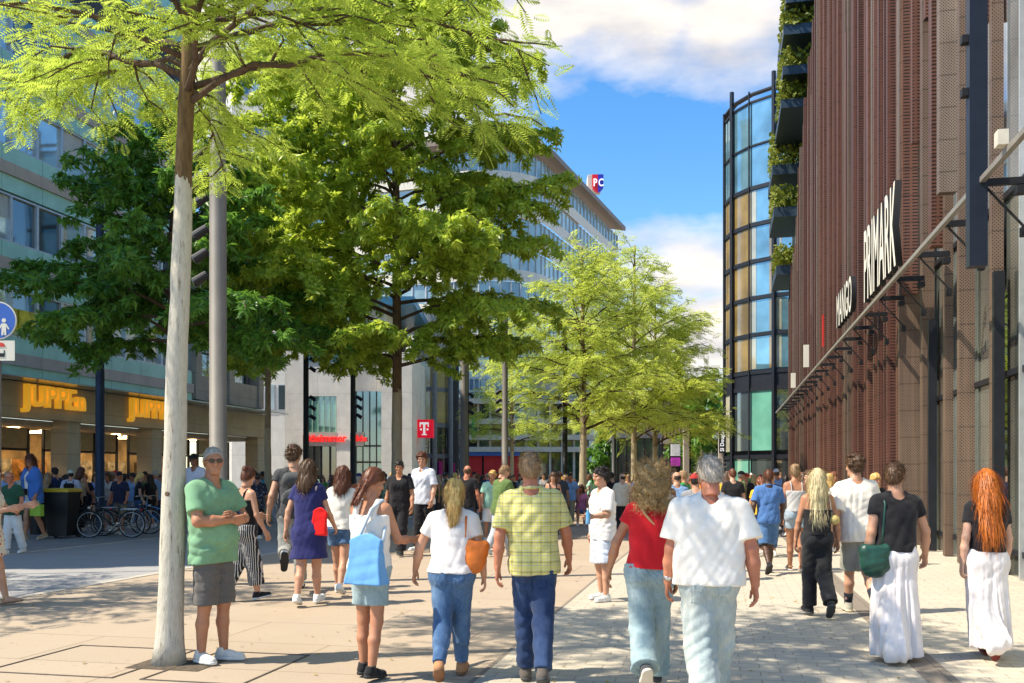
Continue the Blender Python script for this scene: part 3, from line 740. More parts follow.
# ------------------------------------------------------------------ trees
def rot_about(v, ax, ang):
    return v * math.cos(ang) + np.cross(ax, v) * math.sin(ang) + ax * np.dot(ax, v) * (1 - math.cos(ang))
def nrm(v): return v / (np.linalg.norm(v) + 1e-9)
def pinnate(n, w=.30):
    V, F = [], []
    for i in range(n):
        x = .12 + .86 * i / (n - 1); L_ = w * (1 - .55 * abs(2 * i / (n - 1) - .9) ** 1.5); hw = .36 / n
        for s in (-1, 1):
            o = len(V)
            V += [(x, 0, -.18 * x * x), (x + L_ * .28 - hw, s * L_ * .5, -.18 * x * x - .015), (x + L_ * .42, s * L_, -.18 * x * x - .05), (x + L_ * .28 + hw, s * L_ * .5, -.18 * x * x - .015)]
            F.append((o, o + 1, o + 2, o + 3) if s > 0 else (o + 3, o + 2, o + 1, o))
    return np.array(V), np.array(F)
def whorl(n, rng, wd=.17, droop=.5):
    V, F = [], []
    for i in range(n):
        a = 2 * math.pi * i / n + rng.uniform(-.4, .4); L_ = rng.uniform(.65, 1.1); d = rng.uniform(droop * .5, droop * 1.6)
        c, s = math.cos(a), math.sin(a); o = len(V)
        def P(t, sd, up): return (c * L_ * t * (1 - .12 * d * t) - s * sd, s * L_ * t * (1 - .12 * d * t) + c * sd, -d * t * t * L_ + up)
        V += [P(.05, 0, 0), P(.5, wd, .03), P(.5, 0, -.015), P(.5, -wd, .03), P(1, 0, 0)]
        F += [(o, o + 1, o + 4, o + 2), (o, o + 2, o + 4, o + 3)]
    return np.array(V), np.array(F)
def instance_leaves(P, Dn, Nn, S, templates, rng):
    Vs, Fs, off = [], [], 0
    which = rng.integers(0, len(templates), len(P))
    Sd = np.cross(Nn, Dn); Sd /= np.linalg.norm(Sd, axis=1)[:, None] + 1e-9; N2 = np.cross(Dn, Sd)
    for t, (TV, TF) in enumerate(templates):
        q = np.where(which == t)[0]
        if not len(q): continue
        V = P[q][:, None] + S[q][:, None, None] * (TV[None, :, 0:1] * Dn[q][:, None] + TV[None, :, 1:2] * Sd[q][:, None] + TV[None, :, 2:3] * N2[q][:, None])
        Fq = (TF[None] + (np.arange(len(q)) * len(TV))[:, None, None] + off).reshape(-1, TF.shape[1])
        Vs.append(V.reshape(-1, 3)); Fs.append(Fq); off += len(q) * len(TV)
    return np.concatenate(Vs), np.concatenate(Fs)
def bough(p, d, L_, n, up0, up1, rng, wob=.12):
    pts = [p.copy()]; d = nrm(d); h = nrm(np.array([d[0], d[1], 0]))
    for i in range(n):
        t = (i + .5) / n; e = up0 + (up1 - up0) * t + rng.normal() * wob
        h = nrm(h + np.array([rng.normal() * wob, rng.normal() * wob, 0]))
        pts.append(pts[-1] + (h * math.cos(e) + np.array([0, 0, math.sin(e)])) * L_ / n)
    return np.array(pts)
def tree(label, loc, H, r0, z0, crown, nb, templates, leaf_s, dens, mtrunk, mleaf, mlimb, seed, up=(.6, -.25), lean=(0, 0), sec=.33, secup=(.15, -.35), prof=None, group=None, zmax=.97, sidefn=None, droop=0., thin=0., nj=.4):
    rng = np.random.default_rng(seed); rpy = random.Random(seed)
    root = thing('tree', label, 'tree', (loc[0], loc[1], 0), 0, group)
    n = 48; tz = np.linspace(0, H, n); wobx = np.cumsum(rng.normal(size=n) * .011 * H / 12); woby = np.cumsum(rng.normal(size=n) * .011 * H / 12)
    wobx[0] = woby[0] = 0
    tx = lean[0] * tz / H + wobx * (tz / H); ty = lean[1] * tz / H + woby * (tz / H)
    rad = [r0 * (1.0 - .75 * (z / H)) * (1 + .34 * math.exp(-z / .12)) * (1 + .035 * rpy.uniform(-1, 1)) for z in tz]
    # finer rings low down, so the flare and the bark read
    MB().tube([(a, b, c) for a, b, c in zip(tx, ty, tz)], rad, 18).build('trunk', mtrunk, root, True)
    limbs = MB(); P, Dn, Nn = [], [], []
    for i in range(nb):
        t = (i + rng.uniform(0, .9)) / nb; z = z0 + (H * zmax - z0) * t
        az = i * 2.39996 + rng.normal() * .35
        Lb = crown * (prof(t) if prof else (1 - .62 * t)) * rng.uniform(.78, 1.12)
        if sidefn: Lb *= sidefn(az)
        p = np.array([np.interp(z, tz, tx), np.interp(z, tz, ty), z])
        rb = max(.012, .30 * float(np.interp(z, tz, rad)) + .012 * Lb / 3)
        pts = bough(p, np.array([math.cos(az), math.sin(az), 0]), Lb, 8, up[0] + .5 * t, up[1] + .6 * t, rng)
        limbs.tube(pts, [rb * (1 - .82 * k / 8) for k in range(9)], 6)
        segs = [(pts, .35, Lb)]; limbs_t = t
        ns = max(4, int(Lb * 3.0))
        for j in range(ns):
            q = .22 + .76 * j / ns; f = q * 8; k = min(7, int(f)); p2 = pts[k] + (pts[k + 1] - pts[k]) * (f - k)
            d = nrm(pts[min(8, k + 1)] - pts[k]); sd = 1 if j % 2 else -1
            hd = math.atan2(d[1], d[0]) + sd * rng.uniform(.5, 1.15)
            Ls = sec * Lb * (1.15 - .65 * q) * rng.uniform(.6, 1.25)
            sp = bough(p2, np.array([math.cos(hd), math.sin(hd), 0]), Ls, 4, secup[0] + rng.normal() * .2, secup[1] + rng.normal() * .2, rng, .15)
            limbs.tube(sp, [rb * .35 * (1 - .8 * m / 4) + .003 for m in range(5)], 4)
            segs.append((sp, 0, Ls))
        for sp, st, Ls in segs:
            m = max(2, int(Ls * (1 - st) * dens * (1 - thin * t))); q = st + (1 - st) * (rng.random(m)); nn = len(sp) - 1
            f = q * nn; k = np.minimum(nn - 1, f.astype(int)); fr = (f - k)[:, None]
            pos = sp[k] + (sp[k + 1] - sp[k]) * fr; dd = sp[k + 1] - sp[k]; dd /= np.linalg.norm(dd, axis=1)[:, None]
            sgn = np.where(np.arange(m) % 2 == 0, 1, -1) * rng.uniform(.3, 1.3, m)
            c, s = np.cos(sgn), np.sin(sgn)
            e = np.stack([dd[:, 0] * c - dd[:, 1] * s, dd[:, 0] * s + dd[:, 1] * c, dd[:, 2] * .6 + rng.normal(size=m) * .22 - droop], 1)
            e /= np.linalg.norm(e, axis=1)[:, None]
            P.append(pos + rng.normal(size=(m, 3)) * .05 * leaf_s / .2); Dn.append(e); Nn.append(np.stack([rng.normal(size=m) * nj, rng.normal(size=m) * nj, np.ones(m)], 1))
    limbs.build('limbs', mlimb, root, True)
    P = np.concatenate(P); Dn = np.concatenate(Dn); Nn = np.concatenate(Nn); S = leaf_s * rng.uniform(.65, 1.25, len(P))
    V, F = instance_leaves(P, Dn, Nn, S, templates, rng)
    obj('crown', newmesh('crown', V, F), mleaf, root); return root, len(F)
def bark(name, col, white_to=None, wcol=(.62, .575, .47)):
    b = NB(name); s = b.sep(); f = b.noise(7, 6, .7, stretch=(3, 3, .6)); f2 = b.noise(28, 4, .7, stretch=(2, 2, .5))
    c = b.mix(b.ramp(f, .3, .72), tuple(q * .5 for q in col), tuple(q * 1.5 for q in col))
    if white_to:
        wc = b.mix(b.ramp(f2, .3, .75), tuple(q * .72 for q in wcol), wcol)
        crack = b.math('MULTIPLY', b.ramp(b.noise(11, 7, .75, stretch=(2.6, 2.6, .35)), .55, .66), .9); wc = b.mix(crack, wc, (.19, .14, .09))
        e = b.math('LESS_THAN', b.math('ADD', s[2], b.math('MULTIPLY', b.noise(6, 5, .7, stretch=(1, 1, .4)), .75)), white_to + .36); c = b.mix(e, c, wc)
    b.set(c, .85, 0, .2); b.bump(b.math('ADD', f, b.math('MULTIPLY', f2, .5)), .7, .02); return b.m
rng0 = np.random.default_rng(1)
T_pin = [pinnate(9, .30), pinnate(8, .34), pinnate(10, .27)]
T_pin_far = [pinnate(5, .42), pinnate(6, .36)]
T_wh = [whorl(7, rng0), whorl(6, rng0, .19, .7), whorl(8, rng0, .16, .4)]
m_loc = leafmat('yellow green locust leaves', (.20, .31, .03), (.50, .60, .09), .5)
m_loc2 = leafmat('fresh green locust leaves', (.24, .35, .035), (.62, .70, .12), .5)
m_dark = leafmat('deep green leaves', (.03, .10, .013), (.18, .36, .045), .42, .36)
m_dark2 = leafmat('mid green leaves', (.10, .22, .018), (.58, .68, .085), .5, .38)
m_limb = bark('limb bark', (.10, .068, .045)); m_bark = bark('brown bark', (.14, .095, .06))
m_tr_near = bark('half whitewashed bark', (.165, .105, .05), 4.08)
m_tr_mid = bark('pale painted bark', (.13, .085, .05), 4.0, (.40, .33, .23)); m_tr_far = bark('pale far bark', (.30, .23, .15), 3.2, (.48, .40, .28))
cnt = {}
# the near locust at the left
root, n1 = tree('near young locust with whitewashed trunk and feathery leaves beside the man in sage green', gp(169, 664), 8.6, .112, 4.7, 3.35, 38, T_pin, .205, 42, m_tr_near, m_loc, m_limb, 21, up=(.38, -.42), lean=(.27, 0), sec=.36, secup=(-.05, -.5), prof=lambda t: 1 - .35 * t, sidefn=lambda a: 1.0, zmax=.80, thin=1.3)
# pruning knots on the near trunk
for kz, ka, kr in ((3.55, .2, .026), (1.45, -.25, .020), (4.9, .35, .03)):
    rr = .112 * (1 - .75 * kz / 8.6) - .006; dv = Vector((SY * math.cos(ka) + CY * math.sin(ka), -CY * math.cos(ka) + SY * math.sin(ka), 0))
    c0 = Vector((.27 * kz / 8.6, 0, kz)) + dv * rr
    MB().tube([c0, c0 + dv * .007, c0 + dv * .0075], [kr * 1.3, kr, kr * .6], 12).build('knot', m_bark, root, True)
# dark trees
x, y = at(397, 27); _, n2 = tree('big dark green tree with drooping leaf clusters rising over the middle of the crowd', (x, y), 17.5, .17, 4.6, 5.3, 76, T_wh, .20, 27, m_tr_mid, m_dark2, m_limb, 5, up=(.30, -.30), sec=.36, secup=(-.1, -.7), prof=lambda t: (.82 + .9 * t if t < .2 else (1.0 if t < .55 else 1.0 - 1.5 * (t - .55))), droop=.3, nj=.9)
x, y = at(172, 23); _, n3 = tree('dark leafy tree hiding the shoe shop front behind the near trunk', (x, y), 10.6, .16, 4.7, 4.5, 46, T_wh, .20, 24, m_bark, m_dark, m_limb, 8, up=(.2, -.30), sec=.36, secup=(-.1, -.6), prof=lambda t: 1 - .72 * t, droop=.3, nj=.9)
x, y = at(268, 32); _, n4 = tree('thin trunked green tree between the lamp post and the white corner building', (x, y), 12.5, .13, 5.6, 4.4, 46, T_wh, .24, 18, m_tr_far, m_dark2, m_limb, 9, up=(.3, -.30), sec=.36, secup=(-.1, -.6), prof=lambda t: 1 - .6 * t, droop=.3, nj=.9)
# bright trees at the right of the middle
for (px, zc, H, cr, sd, lb) in ((583, 38, 10.8, 3.9, 31, 'bright feathery tree with pale trunk, leftmost of the row beyond the plaid shirt man'),
                                (634, 47, 13.0, 4.4, 32, 'tall bright feathery tree in the middle of the far right row'),
                                (655, 52, 11.6, 4.3, 33, 'bright feathery tree at the right end of the far row before the glass tower')):
    x, y = at(px, zc); tree(lb, (x, y), H, .17, 3.3, cr, 42, T_pin_far, .40, 11, m_tr_far, m_loc2, m_limb, sd, up=(.6, -.25), sec=.42, secup=(.0, -.5), prof=lambda t: max(.3, 1.05 * math.sqrt(max(0, 1 - (1.05 * t) ** 2))), nj=.8)
x, y = at(512, 62); tree('yellow green tree half hidden behind the big dark crown', (x, y), 12, .16, 3.5, 4.2, 26, T_pin_far, .55, 8, m_tr_far, m_loc2, m_limb, 37, up=(.5, -.2), sec=.38, secup=(0, -.4))
for (px, zc, H, cr, sd, lb, m_) in ((702, 82, 9.5, 3.6, 41, 'dark rounded tree beside the pale pylon', m_dark), (712, 100, 12.0, 4.2, 42, 'far tree in the street gap left of the glass tower', m_dark2), (684, 112, 13.5, 4.5, 43, 'far green tree behind the pale pylon', m_dark2), (609, 72, 5.2, 2.3, 44, 'low dark spreading tree in front of the cream arcade', m_dark)):
    x, y = at(px, zc); tree(lb, (x, y), H, .17, 1.6, cr, 24, T_wh, .6, 5, m_bark, m_, m_limb, sd, up=(.4, -.1), sec=.4, secup=(0, -.4), prof=lambda t: 1 - .5 * t)
# leaf canopies standing left of and behind the camera: they throw the dapple on the near paving
x, y = at(-360, 11.3); tree('feathery locust standing at the left outside the view, nearer than the bicycles', (x, y), 8.6, .11, 3.6, 3.6, 22, T_pin_far, .34, 8, m_tr_near, m_loc, m_limb, 51, up=(.4, -.3))
# ------------------------------------------------------------------ posts, lamps, signs, bicycles, bin
m_post = mat('grey lamp post paint', (.17, .155, .135), .6, .1, .12, 3); m_postdk = mat('dark blue lamp post paint', (.035, .045, .075), .45, .3, .15, 3); m_postbk = mat('black lamp post paint', (.016, .017, .02), .5, .2, .2, 3)
def lamp(label, px, zc, H, r, m, groups, side=-1, mspot=None):
    x, y = at(px, zc); t = thing('lamp_post', label, 'lamp post', (x, y, 0), YAW, 'lamp posts along the promenade')
    MB().lathe([(r * 1.05, 0), (r * 1.05, .02), (r, .021), (r * .98, H * .45), (r * .9, H * .452), (r * .86, H)], 20).build('post', m, t, True)
    MB().lathe([(0, H + .03), (r * .8, H + .02), (r * .86, H)], 16).build('post_cap', m, t)
    MB().box(-r * .4, r * .4, -r - .012, -r + .02, .5, .95).build('service_door', m, t)
    for (z, n) in groups:
        for k in range(n):
            zz_ = z - k * .34
            s = MB().tube([(side * (r - .02), 0, zz_), (side * (r + .10), 0, zz_ + .0), (side * (r + .10), 0, zz_)], .022, 6)
            a = Vector((side * (r + .03), 0, zz_ + .06)); b = Vector((side * (r + .22), 0, zz_ - .07))
            s.tube([a, b], [.06, .075], 12); sp_ = s.build('spotlight', mspot or m_postbk, t)
            MB().tube([b + Vector((side * .002, 0, -.001)), b + Vector((side * .012, 0, -.006))], .066, 12).build('lens', m_win_dark, sp_)
    return t
lamp('tall thick grey lamp post with side spotlights behind the man in the green tee', 218, 14.0, 13.5, .125, m_post, ((6.35, 3), (5.2, 3)), -1)
lamp('dark blue lamp post rising among the bicycles before the shoe shop', 100, 27.0, hz(175, 27), .125, m_postdk, ((8.4, 3), (7.0, 3)), 1)
for (px, zc, top, lb) in ((306, 34, 330, 'black lamp post in front of the left half of the white corner building'), (353, 36, 330, 'black lamp post in front of the right half of the white corner building'), (467, 44, 320, 'slim dark lamp post right of the red cube sign'), (565, 40, 330, 'black lamp post left of the first pale trunk')):
    lamp(lb, px, zc, hz(top, zc), .11 if px != 467 else .10, m_postbk, ((hz(398, zc), 3), (hz(350, zc), 3)), 1 if px < 400 else -1)
lamp('thick grey lamp post in front of the far red shopfront', 464, 38, hz(330, 38), .17, m_post, ((hz(395, 38), 3),), 1)
lamp('tall grey lamp post left of the plaid shirt man', 505, 36, hz(320, 36), .125, m_post, ((hz(392, 36), 3),), -1)
lamp('far black lamp post between the pale trunks', 614, 52, hz(395, 52), .15, m_postbk, ((hz(430, 52), 3),), -1)
# round pedestrian sign at the left edge
x, y = at(-1, 15.4); ts_ = thing('traffic_sign', 'round blue pedestrian sign with white plate below at the left edge', 'sign', (x, y, 0), YAW)
m_sblue = mat('sign blue', (.045, .13, .50), .4, 0, .05, 3); m_swhite = mat('sign white', (.72, .68, .60), .45, 0, .06, 3)
MB().tube([(0, 0, 0), (0, 0, hz(300, 15.4))], .035, 12).build('post', m_post, ts_, True)
zc_ = hz(321, 15.4)
def disc(r_, y0_, y1_): return MB().prism([(r_ * math.cos(a), zc_ + r_ * math.sin(a)) for a in np.linspace(0, 2 * math.pi, 36, endpoint=False)], y0_, y1_)
disc(.31, -.050, -.040).build('sign_plate', m_swhite, ts_); disc(.29, -.054, -.051).build('sign_face', m_sblue, ts_)
fg = MB(); fg.prism([(.11 + .035 * math.cos(a), zc_ - .0 + .035 * math.sin(a)) for a in np.linspace(0, 2 * math.pi, 14, endpoint=False)], -.060, -.056)
fg.prism([(.07, zc_ - .05), (.15, zc_ - .05), (.20, zc_ - .14), (.18, zc_ - .15), (.145, zc_ - .09), (.15, zc_ - .24), (.12, zc_ - .24), (.11, zc_ - .16), (.10, zc_ - .24), (.07, zc_ - .24), (.075, zc_ - .09), (.04, zc_ - .15), (.02, zc_ - .14)], -.060, -.056)
fg.prism([(-.10 + .045 * math.cos(a), zc_ + .14 + .045 * math.sin(a)) for a in np.linspace(0, 2 * math.pi, 14, endpoint=False)], -.060, -.056)
fg.prism([(-.16, zc_ + .08), (-.04, zc_ + .08), (.02, zc_ - .04), (-.01, zc_ - .05), (-.05, zc_ + .02), (-.04, zc_ - .24), (-.08, zc_ - .24), (-.10, zc_ - .06), (-.12, zc_ - .24), (-.16, zc_ - .24), (-.15, zc_ + .02), (-.19, zc_ - .05), (-.22, zc_ - .04)], -.060, -.056)
fg.build('sign_symbol', m_swhite, ts_)
z0, z1 = hz(361, 15.4), hz(341, 15.4); MB().box(-.28, .28, -.05, -.04, z0, z1).build('sub_plate', m_swhite, ts_)
MB().box(.03, .12, -.056, -.052, z0 + .06, z0 + .12).box(.105, .12, -.056, -.052, z0 + .12, z0 + .17).build('plate_symbol', m_frame_dk, ts_)
MB().prism([(.0, z1 - .10), (.13, z1 - .10), (.11, z1 - .05), (.06, z1 - .03), (.0, z1 - .05)], -.056, -.052).build('plate_symbol', mat('sign red', (.6, .05, .04), .5), ts_)
# wheeled bin
x, y = at(62, 24.5); bi = thing('wheelie_bin', 'black wheeled bin with bright yellow lid beside the bicycles', 'bin', (x, y, 0), YAW); bi.scale = (1.08,) * 3
m_bin = mat('black bin plastic', (.016, .017, .018), .5)
bd_ = MB()
def fr_(z, a, b): return [(-a, -b, z), (a, -b, z), (a, b, z), (-a, b, z)]
L_ = [fr_(.06, .225, .25), fr_(.95, .29, .34), fr_(1.06, .29, .34), fr_(1.06, .315, .365), fr_(1.10, .315, .365)]
bd_.add(sum(L_, []), [(i * 4 + k, i * 4 + (k + 1) % 4, i * 4 + 4 + (k + 1) % 4, i * 4 + 4 + k) for i in range(4) for k in range(4)] + [(3, 2, 1, 0), (16, 17, 18, 19)]); bd_.build('bin_body', m_bin, bi)
MB().add(fr_(1.105, .325, .38) + fr_(1.15, .32, .37) + fr_(1.19, .26, .30), [(0, 1, 5, 4), (1, 2, 6, 5), (2, 3, 7, 6), (3, 0, 4, 7), (4, 5, 9, 8), (5, 6, 10, 9), (6, 7, 11, 10), (7, 4, 8, 11), (8, 9, 10, 11), (3, 2, 1, 0)]).build('lid', mat('yellow bin lid', (.62, .40, .01), .5), bi)
MB().tube([(-.26, .42, 1.08), (.26, .42, 1.08)], .018, 8).build('handle', m_bin, bi)
for s in (-1, 1): MB().tube([(s * .25, .27, .11), (s * .31, .27, .11)], .11, 18).build('wheel', m_bin, bi)
# bicycles: side view in local x, wheels in the xz plane
m_tyre = mat('bicycle tyre', (.014, .014, .015), .7); m_rim = mat('bicycle rim', (.42, .42, .42), .35, .8); m_black = mat('black bicycle paint', (.015, .015, .017), .35, .1); m_bblue = mat('blue bicycle paint', (.10, .26, .48), .35, .2)
def bicycle(label, px, zc, rz_, mfr, rack=True):
    x, y = at(px, zc); t = thing('bicycle', label, 'bicycle', (x, y, 0), YAW + rz_, 'bicycles parked before the shoe shop')
    rear, frt, bb_, seat, head = (-.53, 0, .345), (.55, 0, .345), (-.08, 0, .29), (-.24, 0, .80), (.36, 0, .86)
    for c in (rear, frt):
        wg = MB().ring(c, .335, .019); w_ = wg.build('wheel', m_tyre, t, True)
        MB().ring(c, .308, .012).build('rim', m_rim, w_, True)
        sp_ = MB()
        for k in range(18):
            a = 2 * math.pi * k / 18; sp_.tube([(c[0], .02 * (1 if k % 2 else -1), c[2]), (c[0] + .305 * math.cos(a), 0, c[2] + .305 * math.sin(a))], .0022, 4, False)
        sp_.tube([(c[0], -.045, c[2]), (c[0], .045, c[2])], .022, 8); sp_.build('spokes', m_rim, w_)
        MB().prism([(c[0] + .365 * math.cos(a), c[2] + .365 * math.sin(a)) for a in np.linspace(R(25), R(165), 14)] + [(c[0] + .36 * math.cos(a), c[2] + .36 * math.sin(a)) for a in np.linspace(R(165), R(25), 14)], -.028, .028).build('mudguard', m_black, t)
    f_ = MB()
    for a, b, r_ in ((bb_, seat, .017), (bb_, (.37, 0, .66), .021), ((-.20, 0, .66), (.37, 0, .80), .016), ((.385, 0, .60), (.345, 0, .92), .019)): f_.tube([a, b], r_, 8)
    for s in (-.055, .055):
        f_.tube([(bb_[0], s * .6, bb_[2]), (rear[0], s, rear[2])], .011, 6); f_.tube([(-.19, s * .3, .66), (rear[0], s, rear[2])], .009, 6); f_.tube([(.39, s, .64), (.42, s, .55), (frt[0], s, frt[2])], .011, 6)
    f_.build('frame', mfr, t, True)
    MB().prism([(-.37, .83), (-.36, .88), (-.22, .875), (-.08, .865), (-.08, .85), (-.20, .835)], -.06, .06).build('saddle', m_black, t)
    MB().tube([(.345, 0, .92), (.33, 0, 1.02)], .013, 6).tube([(.20, -.29, 1.04), (.32, -.2, 1.06), (.34, 0, 1.03), (.32, .2, 1.06), (.20, .29, 1.04)], .012, 7).build('handlebar', m_rim, t, True)
    cr_ = MB().ring((bb_[0], -.05, bb_[2]), .085, .008, n=20).tube([(bb_[0], -.07, bb_[2]), (.06, -.08, .20)], .01, 6).tube([(bb_[0], .07, bb_[2]), (-.22, .08, .38)], .01, 6).box(.02, .10, -.16, -.07, .185, .21).box(-.26, -.18, .07, .16, .37, .395)
    cr_.build('crank', m_rim, t)
    if rack:
        k_ = MB().tube([(-.25, .05, .74), (-.72, .06, .74), (-.74, 0, .74), (-.72, -.06, .74), (-.25, -.05, .74)], .008, 5).tube([(-.60, .055, .74), (-.53, .06, .36)], .007, 5).tube([(-.60, -.055, .74), (-.53, -.06, .36)], .007, 5).box(-.68, -.34, -.05, .05, .745, .757); k_.build('rack', m_rim, t)
    MB().tube([(.52, 0, .78), (.58, 0, .78)], [.03, .04], 10).build('lamp', m_rim, t); MB().box(-.79, -.765, -.03, .03, .70, .75).build('rear_light', mat('red reflector', (.5, .01, .01), .3), t)
    return t
bicycle('black city bicycle with silver rims nearest the lamp post', 111, 24.6, R(182), m_black)
bicycle('dark bicycle parked just behind the bin', 84, 25.4, R(172), m_black)
bicycle('blue framed bicycle partly hidden by the whitewashed trunk', 158, 26.2, R(166), m_bblue, False)
bicycle('black bicycle standing behind the other black bicycles', 128, 26.0, R(20), m_black)
# small black bin behind
x, y = at(38, 26); o = thing('litter_bin', 'low dark litter bin behind the woman in the open blue shirt', 'bin', (x, y, 0)); MB().lathe([(.20, 0), (.24, .75), (.26, .76), (.26, .80), (.2, .80), (.18, .2), (0, .2)], 20).build('bin_body', m_bin, o)
MB().lathe([(.265, .70), (.275, .71), (.275, .74), (.265, .75)], 20).build('rim', m_rim, o)
# fallen leaves on the near paving
rl = np.random.default_rng(8); n = 420
P = np.stack([rl.uniform(-9, 3.6, n), rl.uniform(5.5, 16, n), np.full(n, .012)], 1); a = rl.uniform(0, 6.28, n); s_ = rl.uniform(.012, .03, n)
U = np.stack([np.cos(a), np.sin(a), rl.normal(size=n) * .15], 1) * s_[:, None]; W2 = np.stack([-np.sin(a), np.cos(a), rl.normal(size=n) * .2], 1) * (s_ * .5)[:, None]
V = np.stack([P - U, P + W2, P + U, P - W2], 1).reshape(-1, 3)
kind(obj('fallen_leaves', newmesh('fallen_leaves', V, np.arange(n * 4).reshape(n, 4)), leafmat('dry fallen leaves', (.20, .13, .03), (.40, .30, .06), .1)), 'stuff')
# ------------------------------------------------------------------ figures: signed distance fields meshed with surface nets
class Field:
    def __init__(s, lo, hi, h):
        s.lo = np.array(lo, float); s.h = h; s.n = np.maximum(4, np.ceil((np.array(hi) - s.lo) / h).astype(int) + 1)
        s.F = np.full(tuple(s.n), 1.0, np.float32); s.ax = [(s.lo[i] + h * np.arange(s.n[i])).astype(np.float32) for i in range(3)]
    def _b(s, lo, hi):
        a = np.clip(np.floor((np.array(lo) - s.lo) / s.h).astype(int), 0, s.n - 1); b = np.clip(np.ceil((np.array(hi) - s.lo) / s.h).astype(int) + 1, 1, s.n)
        if (b - a < 1).any(): return None
        sl_ = tuple(slice(a[i], b[i]) for i in range(3))
        return sl_, s.ax[0][sl_[0]][:, None, None], s.ax[1][sl_[1]][None, :, None], s.ax[2][sl_[2]][None, None, :]
    def _mix(s, sl_, d, k, op):
        F = s.F[sl_]
        if op == 'u':
            if k > 0:
                hh = np.clip(.5 + .5 * (F - d) / k, 0, 1); s.F[sl_] = F + (d - F) * hh - k * hh * (1 - hh)
            else: s.F[sl_] = np.minimum(F, d)
        else:
            d = -d
            hh = np.clip(.5 - .5 * (F - d) / max(k, 1e-4), 0, 1); s.F[sl_] = F + (d - F) * hh + k * hh * (1 - hh)
    def cap(s, a, b, ra, rb, k=.02, flat=None, cut=(), op='u'):
        a = np.array(a, float); b = np.array(b, float); m = max(ra, rb) + k + .04
        if flat: m = max(m, max(ra, rb) * max(1, flat[1]) + k + .04)
        q = s._b(np.minimum(a, b) - m, np.maximum(a, b) + m)
        if q is None: return
        sl_, X, Y, Z = q; d = b - a
        px, py, pz = X - a[0], Y - a[1], Z - a[2]
        if flat:
            n = np.array(flat[0], float); n /= np.linalg.norm(n); g = 1 / flat[1] - 1
            t = (px * n[0] + py * n[1] + pz * n[2]) * g; px = px + t * n[0]; py = py + t * n[1]; pz = pz + t * n[2]
            d = d + n * np.dot(d, n) * g
        L2 = max(np.dot(d, d), 1e-9); t = np.clip((px * d[0] + py * d[1] + pz * d[2]) / L2, 0, 1)
        D = np.sqrt((px - t * d[0]) ** 2 + (py - t * d[1]) ** 2 + (pz - t * d[2]) ** 2) - (ra + t * (rb - ra))
        if flat and flat[1] < 1: D = D * (.5 + .5 * flat[1])
        for (p, nn) in cut: D = np.maximum(D, (X - p[0]) * nn[0] + (Y - p[1]) * nn[1] + (Z - p[2]) * nn[2])
        s._mix(sl_, D, k, op)
    def ell(s, c, r, k=.02, op='u'):
        c = np.array(c, float); r = np.array(r, float); m = k + .03
        q = s._b(c - r - m, c + r + m)
        if q is None: return
        sl_, X, Y, Z = q
        D = (np.sqrt(((X - c[0]) / r[0]) ** 2 + ((Y - c[1]) / r[1]) ** 2 + ((Z - c[2]) / r[2]) ** 2) - 1) * float(r.min()) * (1 if op == 'u' else 1)
        s._mix(sl_, D, k, op)
    def plane(s, p, n):                     # keep the side the normal points away from
        n = np.array(n, float); n /= np.linalg.norm(n)
        s.F = np.maximum(s.F, (s.ax[0][:, None, None] - p[0]) * n[0] + (s.ax[1][None, :, None] - p[1]) * n[1] + (s.ax[2][None, None, :] - p[2]) * n[2]).astype(np.float32)
    def disp(s, fn):
        s.F = s.F + fn(s.ax[0][:, None, None], s.ax[1][None, :, None], s.ax[2][None, None, :]).astype(np.float32)
    def mesh(s):
        F = np.pad(s.F, 1, constant_values=1.0); h = s.h; lo = s.lo - h
        S = F < 0; nx, ny, nz = F.shape
        cs = [(i, j, k) for i in (0, 1) for j in (0, 1) for k in (0, 1)]
        sub = lambda A, c: A[c[0]:nx - 1 + c[0], c[1]:ny - 1 + c[1], c[2]:nz - 1 + c[2]]
        cnt_ = sum(sub(S, c).astype(np.int8) for c in cs); M_ = (cnt_ > 0) & (cnt_ < 8)
        I = np.argwhere(M_)
        if not len(I): return np.zeros((0, 3)), np.zeros((0, 4), int)
        val = {c: F[I[:, 0] + c[0], I[:, 1] + c[1], I[:, 2] + c[2]].astype(float) for c in cs}
        acc = np.zeros((len(I), 3)); n = np.zeros(len(I))
        for a in cs:
            for d in range(3):
                if a[d]: continue
                b = list(a); b[d] = 1; b = tuple(b); va, vb = val[a], val[b]; x = (va < 0) != (vb < 0)
                t = np.where(x, va / np.where(x, va - vb, 1), 0); p = np.array(a, float)[None] + t[:, None] * (np.array(b) - np.array(a))[None]
                acc[x] += p[x]; n[x] += 1
        V = lo + h * (I + acc / n[:, None]); vid = -np.ones(M_.shape, int); vid[M_] = np.arange(len(I))
        Q = []
        for d in range(3):
            e1, e2 = [(1, 2), (2, 0), (0, 1)][d]
            A = np.moveaxis(S, (d, e1, e2), (0, 1, 2)); W = np.moveaxis(vid, (d, e1, e2), (0, 1, 2))
            a0, a1 = A[:-1, 1:-1, 1:-1], A[1:, 1:-1, 1:-1]; x = np.argwhere(a0 != a1)
            if not len(x): continue
            i, j, k = x[:, 0], x[:, 1], x[:, 2]; f = a0[i, j, k]
            q = np.stack([W[i, j, k], W[i, j + 1, k], W[i, j + 1, k + 1], W[i, j, k + 1]], 1)
            q[~f] = q[~f][:, ::-1]; Q.append(q)
        return V, np.concatenate(Q)
